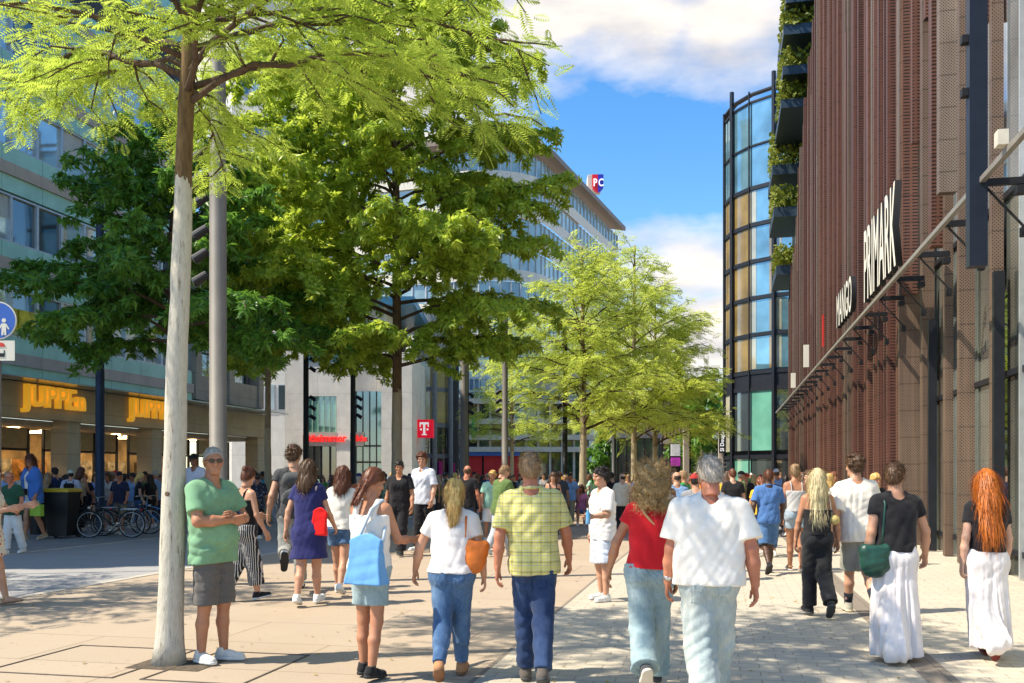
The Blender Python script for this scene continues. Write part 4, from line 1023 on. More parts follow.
def folds(seed, amp, wl=.11, dirn=(0, 0, 1), aniso=.35):
    r = np.random.default_rng(seed); W_ = []
    for i in range(5):
        k = (np.array(dirn, float) * r.choice([-1, 1], 3) + r.normal(size=3) * aniso); k = k / np.linalg.norm(k) * 2 * math.pi / (wl * r.uniform(.9, 2.2))
        W_.append((k, r.uniform(0, 6.28), r.normal(size=3) * 4, r.normal(size=3) * 7, r.uniform(0, 6.28)))
    def fn(X, Y, Z):
        t = 0
        for k, p, q, e, pe in W_:
            env = np.clip(.25 + .9 * np.sin(X * e[0] + Y * e[1] + Z * e[2] + pe), 0, 1)
            t = t + env * (1 - 2 * np.abs(np.sin(.5 * (X * k[0] + Y * k[1] + Z * k[2] + p + 1.0 * np.sin(X * q[0] + Y * q[1] + Z * q[2] + p)))))
        return amp * .50 * t
    return fn
def mrot(rx=0, ry=0, rz=0): return np.array(Euler((rx, ry, rz)).to_matrix())

def strands(V, Q, style):
    r = np.random.default_rng(len(style) + 2); a, b_, c = V[Q[:, 0]], V[Q[:, 1]], V[Q[:, 3]]
    fn = np.cross(b_ - a, c - a); Nv = np.zeros_like(V)
    for i in range(4): np.add.at(Nv, Q[:, i], fn)
    Nv /= np.linalg.norm(Nv, axis=1)[:, None] + 1e-12
    if (Nv * (V - V.mean(0))).sum() < 0: Nv = -Nv
    lng = style in ('long', 'verylong', 'mid', 'pony', 'braid', 'bun'); n = {'verylong': 2200, 'long': 1700, 'mid': 1500, 'curly': 2200, 'bald': 260, 'crop': 1100}.get(style, 1300)
    S_ = 7; ids = r.integers(0, len(V), n); P = V[ids].copy(); N_ = Nv[ids]
    L_ = {'verylong': .17, 'long': .14, 'mid': .11, 'pony': .10, 'curly': .09, 'crop': .016, 'bald': .010}.get(style, .032) * r.uniform(.5, 1.3, n)
    flow = np.tile(np.array([0, -.35, -1.0]), (n, 1)) if lng else np.stack([r.normal(size=n) * .5, np.full(n, -.5), np.full(n, -.75)], 1)
    D0 = flow - N_ * (flow * N_).sum(1)[:, None]; D0 += r.normal(size=(n, 3)) * (.16 if lng else .5); wd = .0022 if lng or style == 'curly' else .0017
    VV = []; p = P + N_ * .001; ph = r.uniform(0, 6.28, n); B = np.cross(N_, D0)
    for q in range(S_ + 1):
        t = q / S_; d = D0 / (np.linalg.norm(D0, axis=1)[:, None] + 1e-9); sd = np.cross(d, N_); sd /= np.linalg.norm(sd, axis=1)[:, None] + 1e-9
        w_ = wd * (1 - .75 * t); VV += [p - sd * w_, p + sd * w_]
        step = d + N_ * (.10 + (.12 * t if lng else .28))
        if style == 'curly': step = step + (np.cos(ph + t * 9)[:, None] * B / .8 + np.sin(ph + t * 9)[:, None] * N_) * 1.1
        p = p + step * (L_ / S_)[:, None]
        if lng: D0 = d * .85 + np.array([0, 0, -1]) * .25
    A_ = np.stack(VV, 1).reshape(-1, 3); k = np.arange(n)[:, None] * (2 * (S_ + 1)) + 2 * np.arange(S_)[None]
    F_ = np.stack([k, k + 1, k + 3, k + 2], 2).reshape(-1, 4) + len(V)
    return np.concatenate([V, A_]), np.concatenate([Q, F_])
# ---- heads, hair and shoes, built once each
HEADS, HAIRS, SHOES = {}, {}, {}
def head_mesh(fem, h=.005):
    if (fem, h) in HEADS: return HEADS[fem, h]
    f = Field((-.11, -.14, -.16), (.11, .14, .16), h); g = .94 if fem else 1
    f.ell((0, -.012, .03), (.074, .094, .085), .01); f.ell((0, .018, -.05), (.055 * g, .066, .062), .03)
    f.cap((-.018 * g, .06, -.09), (.018 * g, .06, -.09), .024 * g, .024 * g, .03)
    f.cap((0, .084, .012), (0, .104, -.022), .008, .0125, .012); f.cap((-.011, .092, -.026), (.011, .092, -.026), .008, .008, .008)
    f.cap((-.04, .074, .030), (.04, .074, .030), .014, .014, .015); f.ell((-.042, .05, -.022), (.024, .03, .026), .02); f.ell((.042, .05, -.022), (.024, .03, .026), .02)
    for s in (-1, 1): f.ell((s * .031, .094, .010), (.019, .015, .012), .008, 's')
    f.cap((-.018, .082, -.053), (.018, .082, -.053), .0065, .0065, .004); f.cap((-.015, .081, -.064), (.015, .081, -.064), .0075, .0075, .004)
    f.cap((-.022, .092, -.0585), (.022, .092, -.0585), .0028, .0028, .004, op='s')
    for s in (-1, 1): f.ell((s * .077, -.008, .0), (.011, .021, .032), .006); f.ell((s * .086, -.004, .002), (.006, .011, .018), .004, 's')
    f.cap((0, -.02, -.05), (0, -.03, -.15), .057 * g, .055 * g, .03)
    HEADS[fem, h] = f.mesh(); return HEADS[fem, h]
def hair_mesh(style, h=.006):
    key = (style, h)
    if key in HAIRS: return HAIRS[key]
    f = Field((-.20, -.32, -.62), (.20, .18, .2), h)
    def base(th, top=0, slope=.78, off=-.012):
        f.ell((0, -.014, .032), (.075 + th, .095 + th, .087 + th + top), .01); f.ell((0, -.045, -.02), (.066 + th, .06 + th, .07 + th), .03)
        f.plane((0, 0, off), (0, slope, -1))
    st = folds(len(style) * 7 + 3, .004, .028, (1, .5, 0), .25); lf = folds(len(style) + 40, .008, .05, (1, .4, 0), .22)
    def tufts(n, r0_, r1_, zlo):
        r = np.random.default_rng(n)
        for i in range(n):
            v = r.normal(size=3); v[2] = abs(v[2]) * 1.2 - .25; v /= np.linalg.norm(v); p = np.array([0, -.014, .034]) + v * np.array([.077, .097, .092])
            if p[2] - .78 * p[1] < zlo: continue
            q = r.uniform(r0_, r1_); f.ell(p, (q, q, q * .8), .01)
    if style == 'short': base(.007, .008); tufts(46, .012, .018, .01); f.disp(folds(5, .003, .03, (.7, .4, .5), .6))
    elif style == 'crop': base(.004, .003, .95, .006); f.disp(folds(6, .0022, .02, (.6, .5, .5), .8))
    elif style == 'thick': base(.009, .014, .85, -.002); tufts(70, .020, .034, .03); f.disp(folds(7, .012, .045, (.6, .5, .5), .8))
    elif style == 'bald': base(.003, -.02, .5, -.03); f.plane((0, 0, .035), (0, -.1, 1)); f.disp(folds(6, .001, .02, (.6, .5, .5), .8))
    elif style in ('long', 'verylong', 'mid'):
        base(.016, .014, .70, -.005); zl = {'mid': -.19, 'long': -.34, 'verylong': -.44}[style]
        f.cap((0, -.055, .03), (0, -.085, -.14), .088, .105, .03, ((0, 1, 0), .72)); f.cap((0, -.085, -.14), (0, -.125, zl), .108, .085, .03, ((0, 1, 0), .45))
        for s in (-1, 1): f.cap((s * .07, -.01, .03), (s * .082, -.02, -.16), .03, .032, .02)
        f.ell((0, .13, -.07), (.062, .10, .12), .01, 's'); f.disp(lf); f.disp(st)
    elif style == 'curly':
        base(.028, .02, .70, -.01)
        r = np.random.default_rng(4)
        for i in range(90):
            a = r.uniform(0, 6.28); z = r.uniform(-.21, .12); rad = .10 if z > -.06 else .10 + .02 * r.random()
            p = np.array([math.cos(a) * rad * .92, -.03 + math.sin(a) * rad, z])
            if p[1] > .02 and z < .07: continue
            f.ell(p, (.032, .032, .036), .012)
        f.disp(folds(9, .014, .045, (.5, .5, .7), 1.2)); f.disp(folds(19, .006, .022, (.5, .5, .7), 1.2))
    elif style in ('pony', 'bun', 'braid'):
        base(.010, .008, .72, -.008)
        if style == 'pony':
            f.ell((0, -.115, .02), (.03, .03, .03), .015); f.cap((0, -.125, .01), (-.01, -.155, -.12), .036, .058, .02, ((0, 1, 0), .75)); f.cap((-.01, -.155, -.12), (-.02, -.15, -.30), .058, .022, .02, ((0, 1, 0), .7)); f.disp(lf)
        elif style == 'bun': f.ell((0, -.10, .085), (.042, .04, .038), .012)
        else:
            for s in (-1, 1):
                for i in range(7): f.ell((s * (.055 - .004 * i), -.085 - .006 * i, -.03 - .034 * i), (.024 - .001 * i, .022, .024), .008)
        f.disp(st)
    elif style == 'cap':
        f.ell((0, -.012, .045), (.086, .106, .092), .01); f.plane((0, 0, .028), (0, 0, -1)); f.ell((0, .11, .032), (.068, .085, .012), .008)
    elif style == 'visorback': pass
    V, Q = f.mesh()
    if h < .008 and style != 'cap': V, Q = strands(V, Q, style)
    HAIRS[key] = (V, Q); return HAIRS[key]
def shoe_mesh(style, h=.006):
    if (style, h) in SHOES: return SHOES[style, h]
    f = Field((-.08, -.12, -.1), (.08, .22, .09), h)
    if style == 'sandal':
        f.cap((0, .02, -.03), (0, .10, -.05), .040, .042, .01, cut=[((0, .04, 0), (0, -1, 0)), ((0, .075, 0), (0, 1, 0))])
        f.cap((0, -.03, -.02), (0, -.03, .0), .042, .042, .01, cut=[((0, 0, -.025), (0, 0, -1)), ((0, 0, -.005), (0, 0, 1))])
    else:
        f.cap((0, -.035, -.038), (0, .05, -.04), .041, .043, .02); f.cap((0, .05, -.042), (0, .150, -.05), .044, .036, .02)
        f.cap((0, -.02, -.03), (0, -.015, .022 if style == 'sneaker' else -.005), .043, .042, .02)
    f.plane((0, 0, -.060), (0, 0, -1)); f.plane((0, 0, .03), (0, -.2, 1))
    up = f.mesh()
    f = Field((-.08, -.12, -.1), (.08, .22, .0), h)
    f.cap((0, -.038, -.06), (0, .05, -.06), .044, .046, .02); f.cap((0, .05, -.06), (0, .152, -.06), .048, .040, .02)
    f.plane((0, 0, -.049 if style != 'sandal' else -.06), (0, 0, 1)); f.plane((0, 0, -.076), (0, 0, -1))
    SHOES[style, h] = (up, f.mesh()); return SHOES[style, h]
def add_hand(acc, wrist, d, thumb, n, curl, h, spread=1.):
    # d: along the forearm, thumb: towards the thumb side, n: out of the palm
    M_ = np.stack([d, thumb, n], 1)
    f = Field((-.05, -.075, -.07), (.21, .085, .09), h)
    for i, o in enumerate((.030, .010, -.010, -.029)):
        f.cap((-.005, o * .55, 0), (.088 - .004 * abs(i - 1), o, .002), .0135, .0115, .008)
        L_ = (.072, .080, .075, .060)[i]; c = curl + .12 * i; p = np.array([.088 - .004 * abs(i - 1), o, .002]); a = c * .45; sp = o * 1.6 * spread
        for q, fr in enumerate((.45, .30, .25)):
            v = np.array([math.cos(a), sp * (1 if q == 0 else .4), math.sin(a)]) * L_ * fr; f.cap(p, p + v, .0094 - .0008 * q, .0086 - .0009 * q, .002); p = p + v; a += c * .75
    f.cap((.0, 0, 0), (-.035, 0, 0), .026, .027, .015, ((0, 0, 1), .85)); f.ell((.03, .018, .008), (.036, .022, .018), .012)
    f.cap((.02, .028, .004), (.055, .052, .016), .0135, .0115, .01); f.cap((.055, .052, .016), (.092, .058 - .02 * curl, .022 + .015 * curl), .0105, .0085, .004)
    V, Q = f.mesh(); acc.append((V @ M_.T + wrist, Q))

m_eye = mat('eye', (.06, .035, .02), .15); m_lens = mat('sunglass lens', (.012, .010, .012), .08, 0, .1, 5, spec=.8); m_strapw = mat('black watch', (.015, .015, .017), .4)
def skin(c):
    key = ('skin', c)
    if key in MC: return MC[key]
    b = NB('skin'); f = b.noise(9, 4, .6); f2 = b.noise(70, 3)
    k = b.mix(b.ramp(f, .3, .72), (c[0] * .84, c[1] * .74, c[2] * .68), c); k = b.mix(b.math('MULTIPLY', b.ramp(f2, .5, .7), .15), k, (c[0] * .75, c[1] * .5, c[2] * .4))
    b.set(k, .5, 0, .4); b.b.inputs['Subsurface Weight'].default_value = .12; b.b.inputs['Subsurface Radius'].default_value = (.02, .008, .004); b.b.inputs['Subsurface Scale'].default_value = .3
    b.bump(f2, .12, .002); MC[key] = b.m; return b.m
SK = {'light': (.56, .31, .20), 'tan': (.47, .225, .125), 'fair': (.62, .38, .27), 'dark': (.085, .042, .026), 'brown': (.26, .125, .07), 'red': (.50, .20, .115)}
def hairm(c):
    key = ('hair', c)
    if key in MC: return MC[key]
    b = NB('hair'); f = b.noise(60, 4, .6, stretch=(1, 1, .12)); f2 = b.noise(14, 3)
    k = b.mix(b.ramp(f, .35, .68), tuple(q * .5 for q in c), tuple(min(1, q * 1.3) for q in c)); k = b.mix(b.math('MULTIPLY', f2, .35), k, tuple(q * .5 for q in c))
    g_ = b.n.new('ShaderNodeNewGeometry'); k = b.mix(b.math('MULTIPLY', g_.outputs['Random Per Island'], .55), k, tuple(q * .42 for q in c)); k = b.mix(b.math('MULTIPLY', b.math('GREATER_THAN', g_.outputs['Random Per Island'], .8), .6), k, tuple(min(.9, q * 1.5) for q in c))
    b.set(k, .42, 0, .35); b.bump(f, .4, .005); MC[key] = b.m; return b.m
HC = {'grey': (.46, .40, .33), 'white': (.46, .44, .41), 'brown': (.11, .055, .025), 'dark': (.022, .014, .010), 'blond': (.70, .43, .14), 'paleblond': (.88, .66, .36), 'dirtyblond': (.52, .34, .14), 'red': (.64, .17, .02), 'auburn': (.14, .045, .02), 'sandy': (.36, .22, .11)}
def cloth(c, kind_='plain', c2=None, name='cloth'):
    key = ('cloth', c, kind_, c2)
    if key in MC: return MC[key]
    b = NB(name); s = b.sep(); f = b.noise(5, 5, .6); wv = b.noise(260, 2)
    k = b.mix(b.ramp(f, .3, .7), tuple(q * .86 for q in c), tuple(min(.86, q * 1.08) for q in c))
    if kind_ == 'denim':
        fd = b.ramp(b.noise(4.5, 5, .65, stretch=(1, 1, .55)), .42, .72); k = b.mix(b.math('MULTIPLY', fd, .75), c, c2)
        g = b.ramp(b.noise(90, 3, .7, stretch=(1, 1, .3)), .4, .7); k = b.mix(b.math('MULTIPLY', g, .22), k, c2)
    elif kind_ == 'stripe':
        u = b.math('FRACT', b.math('MULTIPLY', b.math('ADD', s[0], b.math('MULTIPLY', s[1], .7)), 34)); k = b.mix(b.math('LESS_THAN', u, .32), k, c2)
    elif kind_ == 'hstripe':
        u = b.math('FRACT', b.math('MULTIPLY', s[2], 26)); k = b.mix(b.math('LESS_THAN', u, .4), k, c2)
    elif kind_ == 'plaid':
        def band(v, p, w_, o=0): return b.math('LESS_THAN', b.math('FRACT', b.math('ADD', b.math('DIVIDE', v, p), o)), w_)
        for v in (s[0], s[2]):
            k = b.mix(b.math('MULTIPLY', band(v, .074, .42), .45), k, (.62, .58, .22)); k = b.mix(b.math('MULTIPLY', band(v, .074, .07, .30), .75), k, (.12, .13, .14)); k = b.mix(b.math('MULTIPLY', band(v, .037, .06, .12), .7), k, (.75, .74, .66)); k = b.mix(b.math('MULTIPLY', band(v, .074, .05, .62), .6), k, (.16, .17, .17))
    elif kind_ == 'floral':
        v = b.n.new('ShaderNodeTexVoronoi'); v.inputs['Scale'].default_value = 17; b.link(b.tc.outputs['Object'], v.inputs['Vector']); k = b.mix(b.math('LESS_THAN', v.outputs['Distance'], .28), k, c2)
    b.set(k, .88, 0, .2); b.b.inputs['Sheen Weight'].default_value = .12
    b.bump(b.math('ADD', b.math('MULTIPLY', wv, .4), b.noise(16, 4, .6)), .22, .008); MC[key] = b.m; return b.m
DENIM = lambda c, c2: cloth(c, 'denim', c2, 'denim')

def person(sp, h=.009, root=None):
    """sp: dict with build, pose and outfit; returns the Empty of the person, standing at z = 0 of its own frame."""
    fem = sp.get('fem', False); seed = sp.get('seed', 1); hh = min(h, .012)
    shx = sp.get('sh', .155 if fem else .180); hipx = sp.get('hip', .078 if fem else .070); wst = sp.get('waist', .030 if fem else .042); th = sp.get('th', 1.0); belly = sp.get('belly', 0)
    P0 = np.array([0, 0, .92])
    lean = sp.get('lean', 3); rs_ = random.Random(seed); tw = sp.get('twist', rs_.uniform(-7, 7)); side = sp.get('side', rs_.uniform(-2.5, 2.5))
    T = mrot(R(-lean), R(side), R(tw)); tt = lambda p: P0 + T @ (np.array(p, float) - P0); tv = lambda v: T @ np.array(v, float)
    fy = tv((0, 1, 0))
    # legs
    J = {}
    for s, nm in ((-1, 'L'), (1, 'R')):
        sw, kb, fp, ab = (list(sp['leg' + nm]) + [1.0])[:4]
        sw, kb, ab = R(sw), R(kb), R(ab)
        hp = np.array([s * .080, 0, .885]); kn = hp + .425 * np.array([s * math.sin(ab), math.sin(sw) * math.cos(ab), -math.cos(sw) * math.cos(ab)])
        an = kn + .395 * np.array([s * math.sin(ab) * .3, math.sin(sw - kb), -math.cos(sw - kb)])
        J[nm] = [hp, kn, an, R(fp)]
    zmin = 9
    for nm in 'LR':
        hp, kn, an, fp = J[nm]
        for q in ((-.06, -.075), (.06, -.075), (.19, -.075)):
            zmin = min(zmin, an[2] - math.sin(fp) * q[0] + math.cos(fp) * q[1])
    if sp.get('seat'): zmin = .885 - sp['seat']
    dz = np.array([0, 0, -zmin]); off = lambda p: p + dz
    for nm in 'LR': J[nm][:3] = [off(p) for p in J[nm][:3]]
    tq = lambda p: off(tt(p))
    A = {}
    for s, nm in ((-1, 'L'), (1, 'R')):
        a = sp['arm' + nm]; S_ = tq((s * shx, -.012, 1.405))
        if a[0] == 'pts': E_, W_ = tq(a[1]), tq(a[2])
        else:
            al, ab, el = R(a[0]), R(a[1]), R(a[2]); hd = R(a[3]) if len(a) > 3 else 0
            E_ = S_ + .285 * tv((s * math.sin(ab), math.cos(ab) * math.sin(al), -math.cos(ab) * math.cos(al)))
            ab2 = ab * .45 - hd
            W_ = E_ + .245 * tv((s * math.sin(ab2), math.cos(ab2) * math.sin(al + el), -math.cos(ab2) * math.cos(al + el)))
        A[nm] = (S_, E_, W_)
    g = .93 if fem else 1.0
    def torso(f, o=0, upto=9, straight=0):
        c = lambda a, b, ra, rb, k=.05, fl=None: f.cap(tq(a), tq(b), ra + o, rb + o, k, (fy, fl) if fl else None)
        c((-hipx, 0, .915), (hipx, 0, .915), .102, .102, .05, .98)
        for s in (-1, 1): c((s * .075, -.058, .895), (s * .07, -.050, .93), .082, .080, .04)
        c((-wst, .0, 1.03), (wst, .0, 1.03), .105 * g, .105 * g); c((-wst - .004, 0, 1.13), (wst + .004, 0, 1.13), .104 * g, .104 * g)
        if belly: f.ell(tq((0, .055, 1.06)), (.13 + o, .085 + belly + o, .14 + o), .06)
        c((-.062, -.004, 1.24), (.062, -.004, 1.24), .105 * g, .105 * g, .05); c((-.085, -.006, 1.33), (.085, -.006, 1.33), .098 * g, .098 * g, .05)
        if fem:
            for s in (-1, 1): f.ell(tq((s * .072, .085, 1.27)), (.062 + o, .055 + o, .062 + o), .03)
        else: c((-.07, .03, 1.31), (.07, .03, 1.31), .085, .085, .05)
        sx = shx - .035
        c((-sx, -.012, 1.405), (sx, -.012, 1.405), .058 * g, .058 * g, .05)
        for s in (-1, 1): c((s * .105, -.018, 1.425), (0, -.012, 1.50), .034, .036, .04)
    def legs(f, o=0):
        for nm in 'LR':
            hp, kn, an, fp = J[nm]
            f.cap(hp, kn, (.088 if fem else .084) * th + o, .054 * th + o, .04)
            m = kn * .6 + an * .4; bk = np.array([0, -.012, 0])
            f.cap(kn, m + bk, .050 * th + o, .053 * th + o, .03); f.cap(m + bk, an, .053 * th + o, .034 + o, .02)
    allp = [q for nm in 'LR' for q in J[nm][:3]] + [q for nm in 'LR' for q in A[nm]] + [tq((0, 0, 1.55))]
    lo = np.min(allp, 0) - .22; hi = np.max(allp, 0) + .2; lo[2] = max(lo[2], -.05) if not sp.get('seat') else lo[2]
    f = Field(lo, hi, h); torso(f); legs(f)
    f.cap(tq((0, -.018, 1.42)), tq((0, .008, 1.56)), .056 * g, .052 * g, .03)
    ar = sp.get('armr', 1.0) * (.9 if fem else 1)
    for nm in 'LR':
        S_, E_, W_ = A[nm]; f.cap(S_, E_, .050 * ar, .039 * ar, .03); f.cap(E_, E_ * .6 + W_ * .4, .040 * ar, .041 * ar, .02); f.cap(E_ * .6 + W_ * .4, W_, .041 * ar, .026 * ar, .02)
    foot_in = sp.get('shoe', 'sneaker') in ('sandal', 'bare')
    for nm in 'LR':
        hp, kn, an, fp = J[nm]
        c, sn = math.cos(fp), math.sin(fp); fr = lambda y, z: an + np.array([0, c * y + sn * z, -sn * y + c * z])
        if foot_in: f.cap(fr(-.03, -.04), fr(.06, -.038), .032, .034, .02); f.cap(fr(.06, -.042), fr(.16, -.052), .035, .022, .02)
    V, Q = f.mesh(); parts = [(V, Q)]
    # head
    hp_, hy = sp.get('head', (0, 0)); HM = T @ mrot(R(-hp_), 0, R(hy)); hc = tq((0, .022, 1.635)); hs_ = sp.get('hs', 1.0) * .96
    HV, HQ = head_mesh(fem, .005 if h < .011 else .009); parts.append((HV * hs_ @ HM.T + hc, HQ))
    for s, nm in ((-1, 'L'), (1, 'R')):
        S_, E_, W_ = A[nm]; d = nrm(W_ - E_); n = sp.get('palm' + nm)
        n = np.array(n, float) if n is not None else tv((-s, -.15, 0)); n = nrm(n - d * np.dot(n, d)); tb_v = np.cross(n, d) * (1 if s > 0 else -1)
        if np.dot(tb_v, fy) < 0 and sp.get('palm' + nm) is None: tb_v = -tb_v
        if h < .011: add_hand(parts, W_, d, tb_v, n, sp.get('curl' + nm, .55), .0045)
        else: add_hand(parts, W_, d, tb_v, n, sp.get('curl' + nm, .55), .008)
    o = 0; VV, QQ = [], []
    for V, Q in parts: VV.append(V); QQ.append(Q + o); o += len(V)
    sk = skin(SK[sp.get('skin', 'light')])
    obj('body', newmesh('body', np.concatenate(VV), np.concatenate(QQ), True), sk, root)
    Hx = Matrix([list(HM[i] * hs_) + [hc[i]] for i in range(3)] + [[0, 0, 0, 1]])
    hs2 = sp.get('hair')
    hv = .006 if h < .011 else .010
    hm_cache = sp.get('_', None)
    def hobj(name, style, m, tilt=0):
        k = ('hm', style, hv)
        if k not in MC: V, Q = hair_mesh(style, hv); MC[k] = newmesh(name, V, Q, True); MC[k].materials.append(m)
        oo = obj(name, MC[k], m, root)
        HH = Hx
        if style in ('long', 'verylong') and abs(hp_) > 6:      # hanging hair stays nearer the vertical
            M2 = T @ mrot(R(-hp_ * .55), 0, R(hy)); HH = Matrix([list(M2[i] * hs_) + [hc[i]] for i in range(3)] + [[0, 0, 0, 1]])
        oo.matrix_local = HH; return oo
    if hs2: hobj('hair', hs2, hairm(HC[sp['hairc']]))
    if sp.get('cap'): hobj('cap', 'cap', cloth(sp['cap'], name='cap cloth'))
    if h < .011:
        eb = MB()
        for s in (-1, 1): eb.lathe([(0, -.008), (.0085, -.004), (.0098, 0), (.0085, .004), (0, .008)], 10)
        e = MB()
        for s in (-1, 1):
            vs_ = [(s * .031 + .0115 * math.cos(a) * math.cos(b), .0835 + .0115 * math.sin(b), .0105 + .007 * math.sin(a) * math.cos(b)) for b in (0, .7, 1.3) for a in np.linspace(0, 2 * math.pi, 10, endpoint=False)]
            e.add(vs_, [(i * 10 + j, i * 10 + (j + 1) % 10, i * 10 + 10 + (j + 1) % 10, i * 10 + 10 + j) for i in range(2) for j in range(10)])
        e.build('eyes', m_eye, root, True).matrix_local = Hx
        if sp.get('shades'):
            g_ = MB()
            for s in (-1, 1):
                g_.prism([(s * .033 + .027 * math.cos(a) * (1 if abs(math.cos(a)) < .8 else .95), .011 + .019 * math.sin(a)) for a in np.linspace(0, 2 * math.pi, 14, endpoint=False)], .092, .097)
                g_.tube([(s * .058, .092, .016), (s * .076, .06, .014), (s * .080, 0, .012)], .0028, 5)
            g_.tube([(-.008, .098, .016), (.008, .098, .016)], .003, 5); g_.build('sunglasses', m_lens, root).matrix_local = Hx
    # shoes
    st = sp.get('shoe', 'sneaker')
    if st != 'bare':
        for nm in 'LR':
            hp, kn, an, fp = J[nm]; k = ('shoe', st, h < .011)
            ym = sp.get('toe' + nm, (-1 if nm == 'R' else 1) * 6)
            if k not in MC:
                (a, b), (c, d) = shoe_mesh(st, .006 if h < .011 else .010); MC[k] = (newmesh('shoe', a, b, True), newmesh('sole', c, d, True))
            sm = cloth(sp.get('shoec', (.7, .68, .64)), name='shoe cloth'); Mx = Matrix.Translation(Vector(an)) @ Matrix.Rotation(R(ym), 4, 'Z') @ Matrix.Rotation(-fp, 4, 'X')
            so_ = obj('shoe', MC[k][0], sm, root); so_.matrix_local = Mx
            if not MC[k][0].materials: MC[k][0].materials.append(sm)
            obj('sole', MC[k][1], mat('shoe sole', sp.get('solec', (.68, .66, .62)), .7), so_)
    # clothes
    for ci, cl in enumerate(sp['wear']):
        t = cl['t']; m = cl['m']; fo = cl.get('fold', 1.0) * (1 if h < .011 else .6)
        if t in ('tee', 'tank', 'dress', 'jacket'):
            hem = cl.get('hem', .86); of = cl.get('off', .012)
            f = Field(lo + (0, 0, 0), hi, h); zl = hem
            torso(f, of)
            # straight drape from chest to hem
            dw = cl.get('drape', .6)
            if dw:
                hx = (hipx + .02) * dw + cl.get('wide', 0)
                f.cap(tq((-hx, -.012, hem - .06)), tq((-hx * .95, -.008, 1.26)), .10 + of, .095 + of, .06); f.cap(tq((hx, -.012, hem - .06)), tq((hx * .95, -.008, 1.26)), .10 + of, .095 + of, .06)
                f.cap(tq((0, -.02, hem - .06)), tq((0, -.02, 1.25)), .115 + of, .10 + of, .05)
            if t == 'dress' and cl.get('skirt'):
                for nm in 'LR': hp, kn, an, fp = J[nm]; f.cap(hp, kn, .10 + of, .085 + of, .06)
                f.cap(off(np.array([-.07, 0, .80])), off(np.array([.07, 0, .80])), .125 + of, .125 + of, .08); f.cap(off(np.array([-.075, 0, .55])), off(np.array([.075, 0, .55])), .14 + of, .14 + of, .08)
            f.disp(folds(seed + ci, .0055 * fo, .10, (.55, .2, .75), .5)); f.disp(folds(seed + ci + 9, .0035 * fo, .05, (.8, .2, .5), .5))
            f.plane(tq((0, 0, hem)), tv(cl.get('hemn', (0, .05, -1))))
            sl_ = cl.get('sleeve', 0 if t == 'tank' else .55)
            if sl_:
                for nm in 'LR':
                    S_, E_, W_ = A[nm]; w_ = cl.get('sw', .018)
                    if sl_ <= 1: e = S_ + (E_ - S_) * sl_; d = nrm(E_ - S_); f.cap(S_, S_ + (E_ - S_) * min(1.2, sl_ + .25), .056 * ar + of * .6, .046 * ar + w_, .025, cut=[(e, d)])
                    else:
                        f.cap(S_, E_, .056 * ar + of * .6, .046 * ar + w_, .025); e = E_ + (W_ - E_) * (sl_ - 1); d = nrm(W_ - E_); f.cap(E_, W_, .045 * ar + w_, .034 * ar + w_, .02, cut=[(e, d)])
                f.disp(folds(seed + ci + 5, .002 * fo, .06, (.3, .2, .9), .5))
            if t == 'tank':
                f.plane(tq((0, 0, cl.get('top', 1.34))), tv((0, -.10, 1)))
                for s in (-1, 1):
                    P_ = [tq((s * .088, -.112, cl.get('top', 1.34) - .03)), tq((s * .092, -.092, 1.41)), tq((s * .095, -.05, 1.462)), tq((s * .095, .01, 1.468)), tq((s * .09, .07, 1.42)), tq((s * .082, .108, 1.32))]
                    for a, b in zip(P_[:-1], P_[1:]): f.cap(a, b, cl.get('strap', .011), cl.get('strap', .011), .006)
            else:
                nr = cl.get('neck', .068); f.cap(tq((0, -.03, 1.47)), tq((0, .05, 1.56)), nr, nr + .03, .006, op='s'); f.cap(tq((0, .05, cl.get('scoop', 1.46))), tq((0, .16, cl.get('scoop', 1.46))), .055, .06, .01, op='s')
                if cl.get('collar'):
                    for s in (-1, 1):
                        f.cap(tq((0, -.082, 1.492)), tq((s * .070, -.018, 1.490)), .014, .014, .008); f.cap(tq((s * .070, -.018, 1.490)), tq((s * .03, .075, 1.452)), .014, .012, .008)
            if cl.get('open'): f.cap(tq((0, .12, .7)), tq((0, .10, 1.5)), .06, .05, .01, op='s')
            V, Q = f.mesh(); oo = obj(cl.get('n', {'tee': 'shirt', 'tank': 'top', 'dress': 'dress', 'jacket': 'jacket'}[t]), newmesh('shirt', V, Q, True), m, root)
        elif t in ('trousers', 'shorts'):
            f = Field(lo, hi, h); wz = min([cl.get('waist', 1.01)] + [c_.get('hem', .86) + .03 for c_ in sp['wear'] if c_['t'] in ('tee', 'tank')]); ro = cl.get('off', .010); kw = cl.get('knee', .018); hw = cl.get('hemw', .03); hem = cl.get('hem', .97)
            f.cap(tq((-hipx, 0, .915)), tq((hipx, 0, .915)), .105 + ro, .105 + ro, .05)
            for s in (-1, 1): f.cap(tq((s * .075, -.060, .895)), tq((s * .07, -.052, .93)), .085 + ro, .083 + ro, .04)
            f.cap(tq((-hipx * .8, 0, .99)), tq((hipx * .8, 0, .99)), .106 + ro, .106 + ro, .05)
            if belly: f.ell(tq((0, .05, 1.03)), (.13 + ro, .08 + belly + ro, .12 + ro), .05)
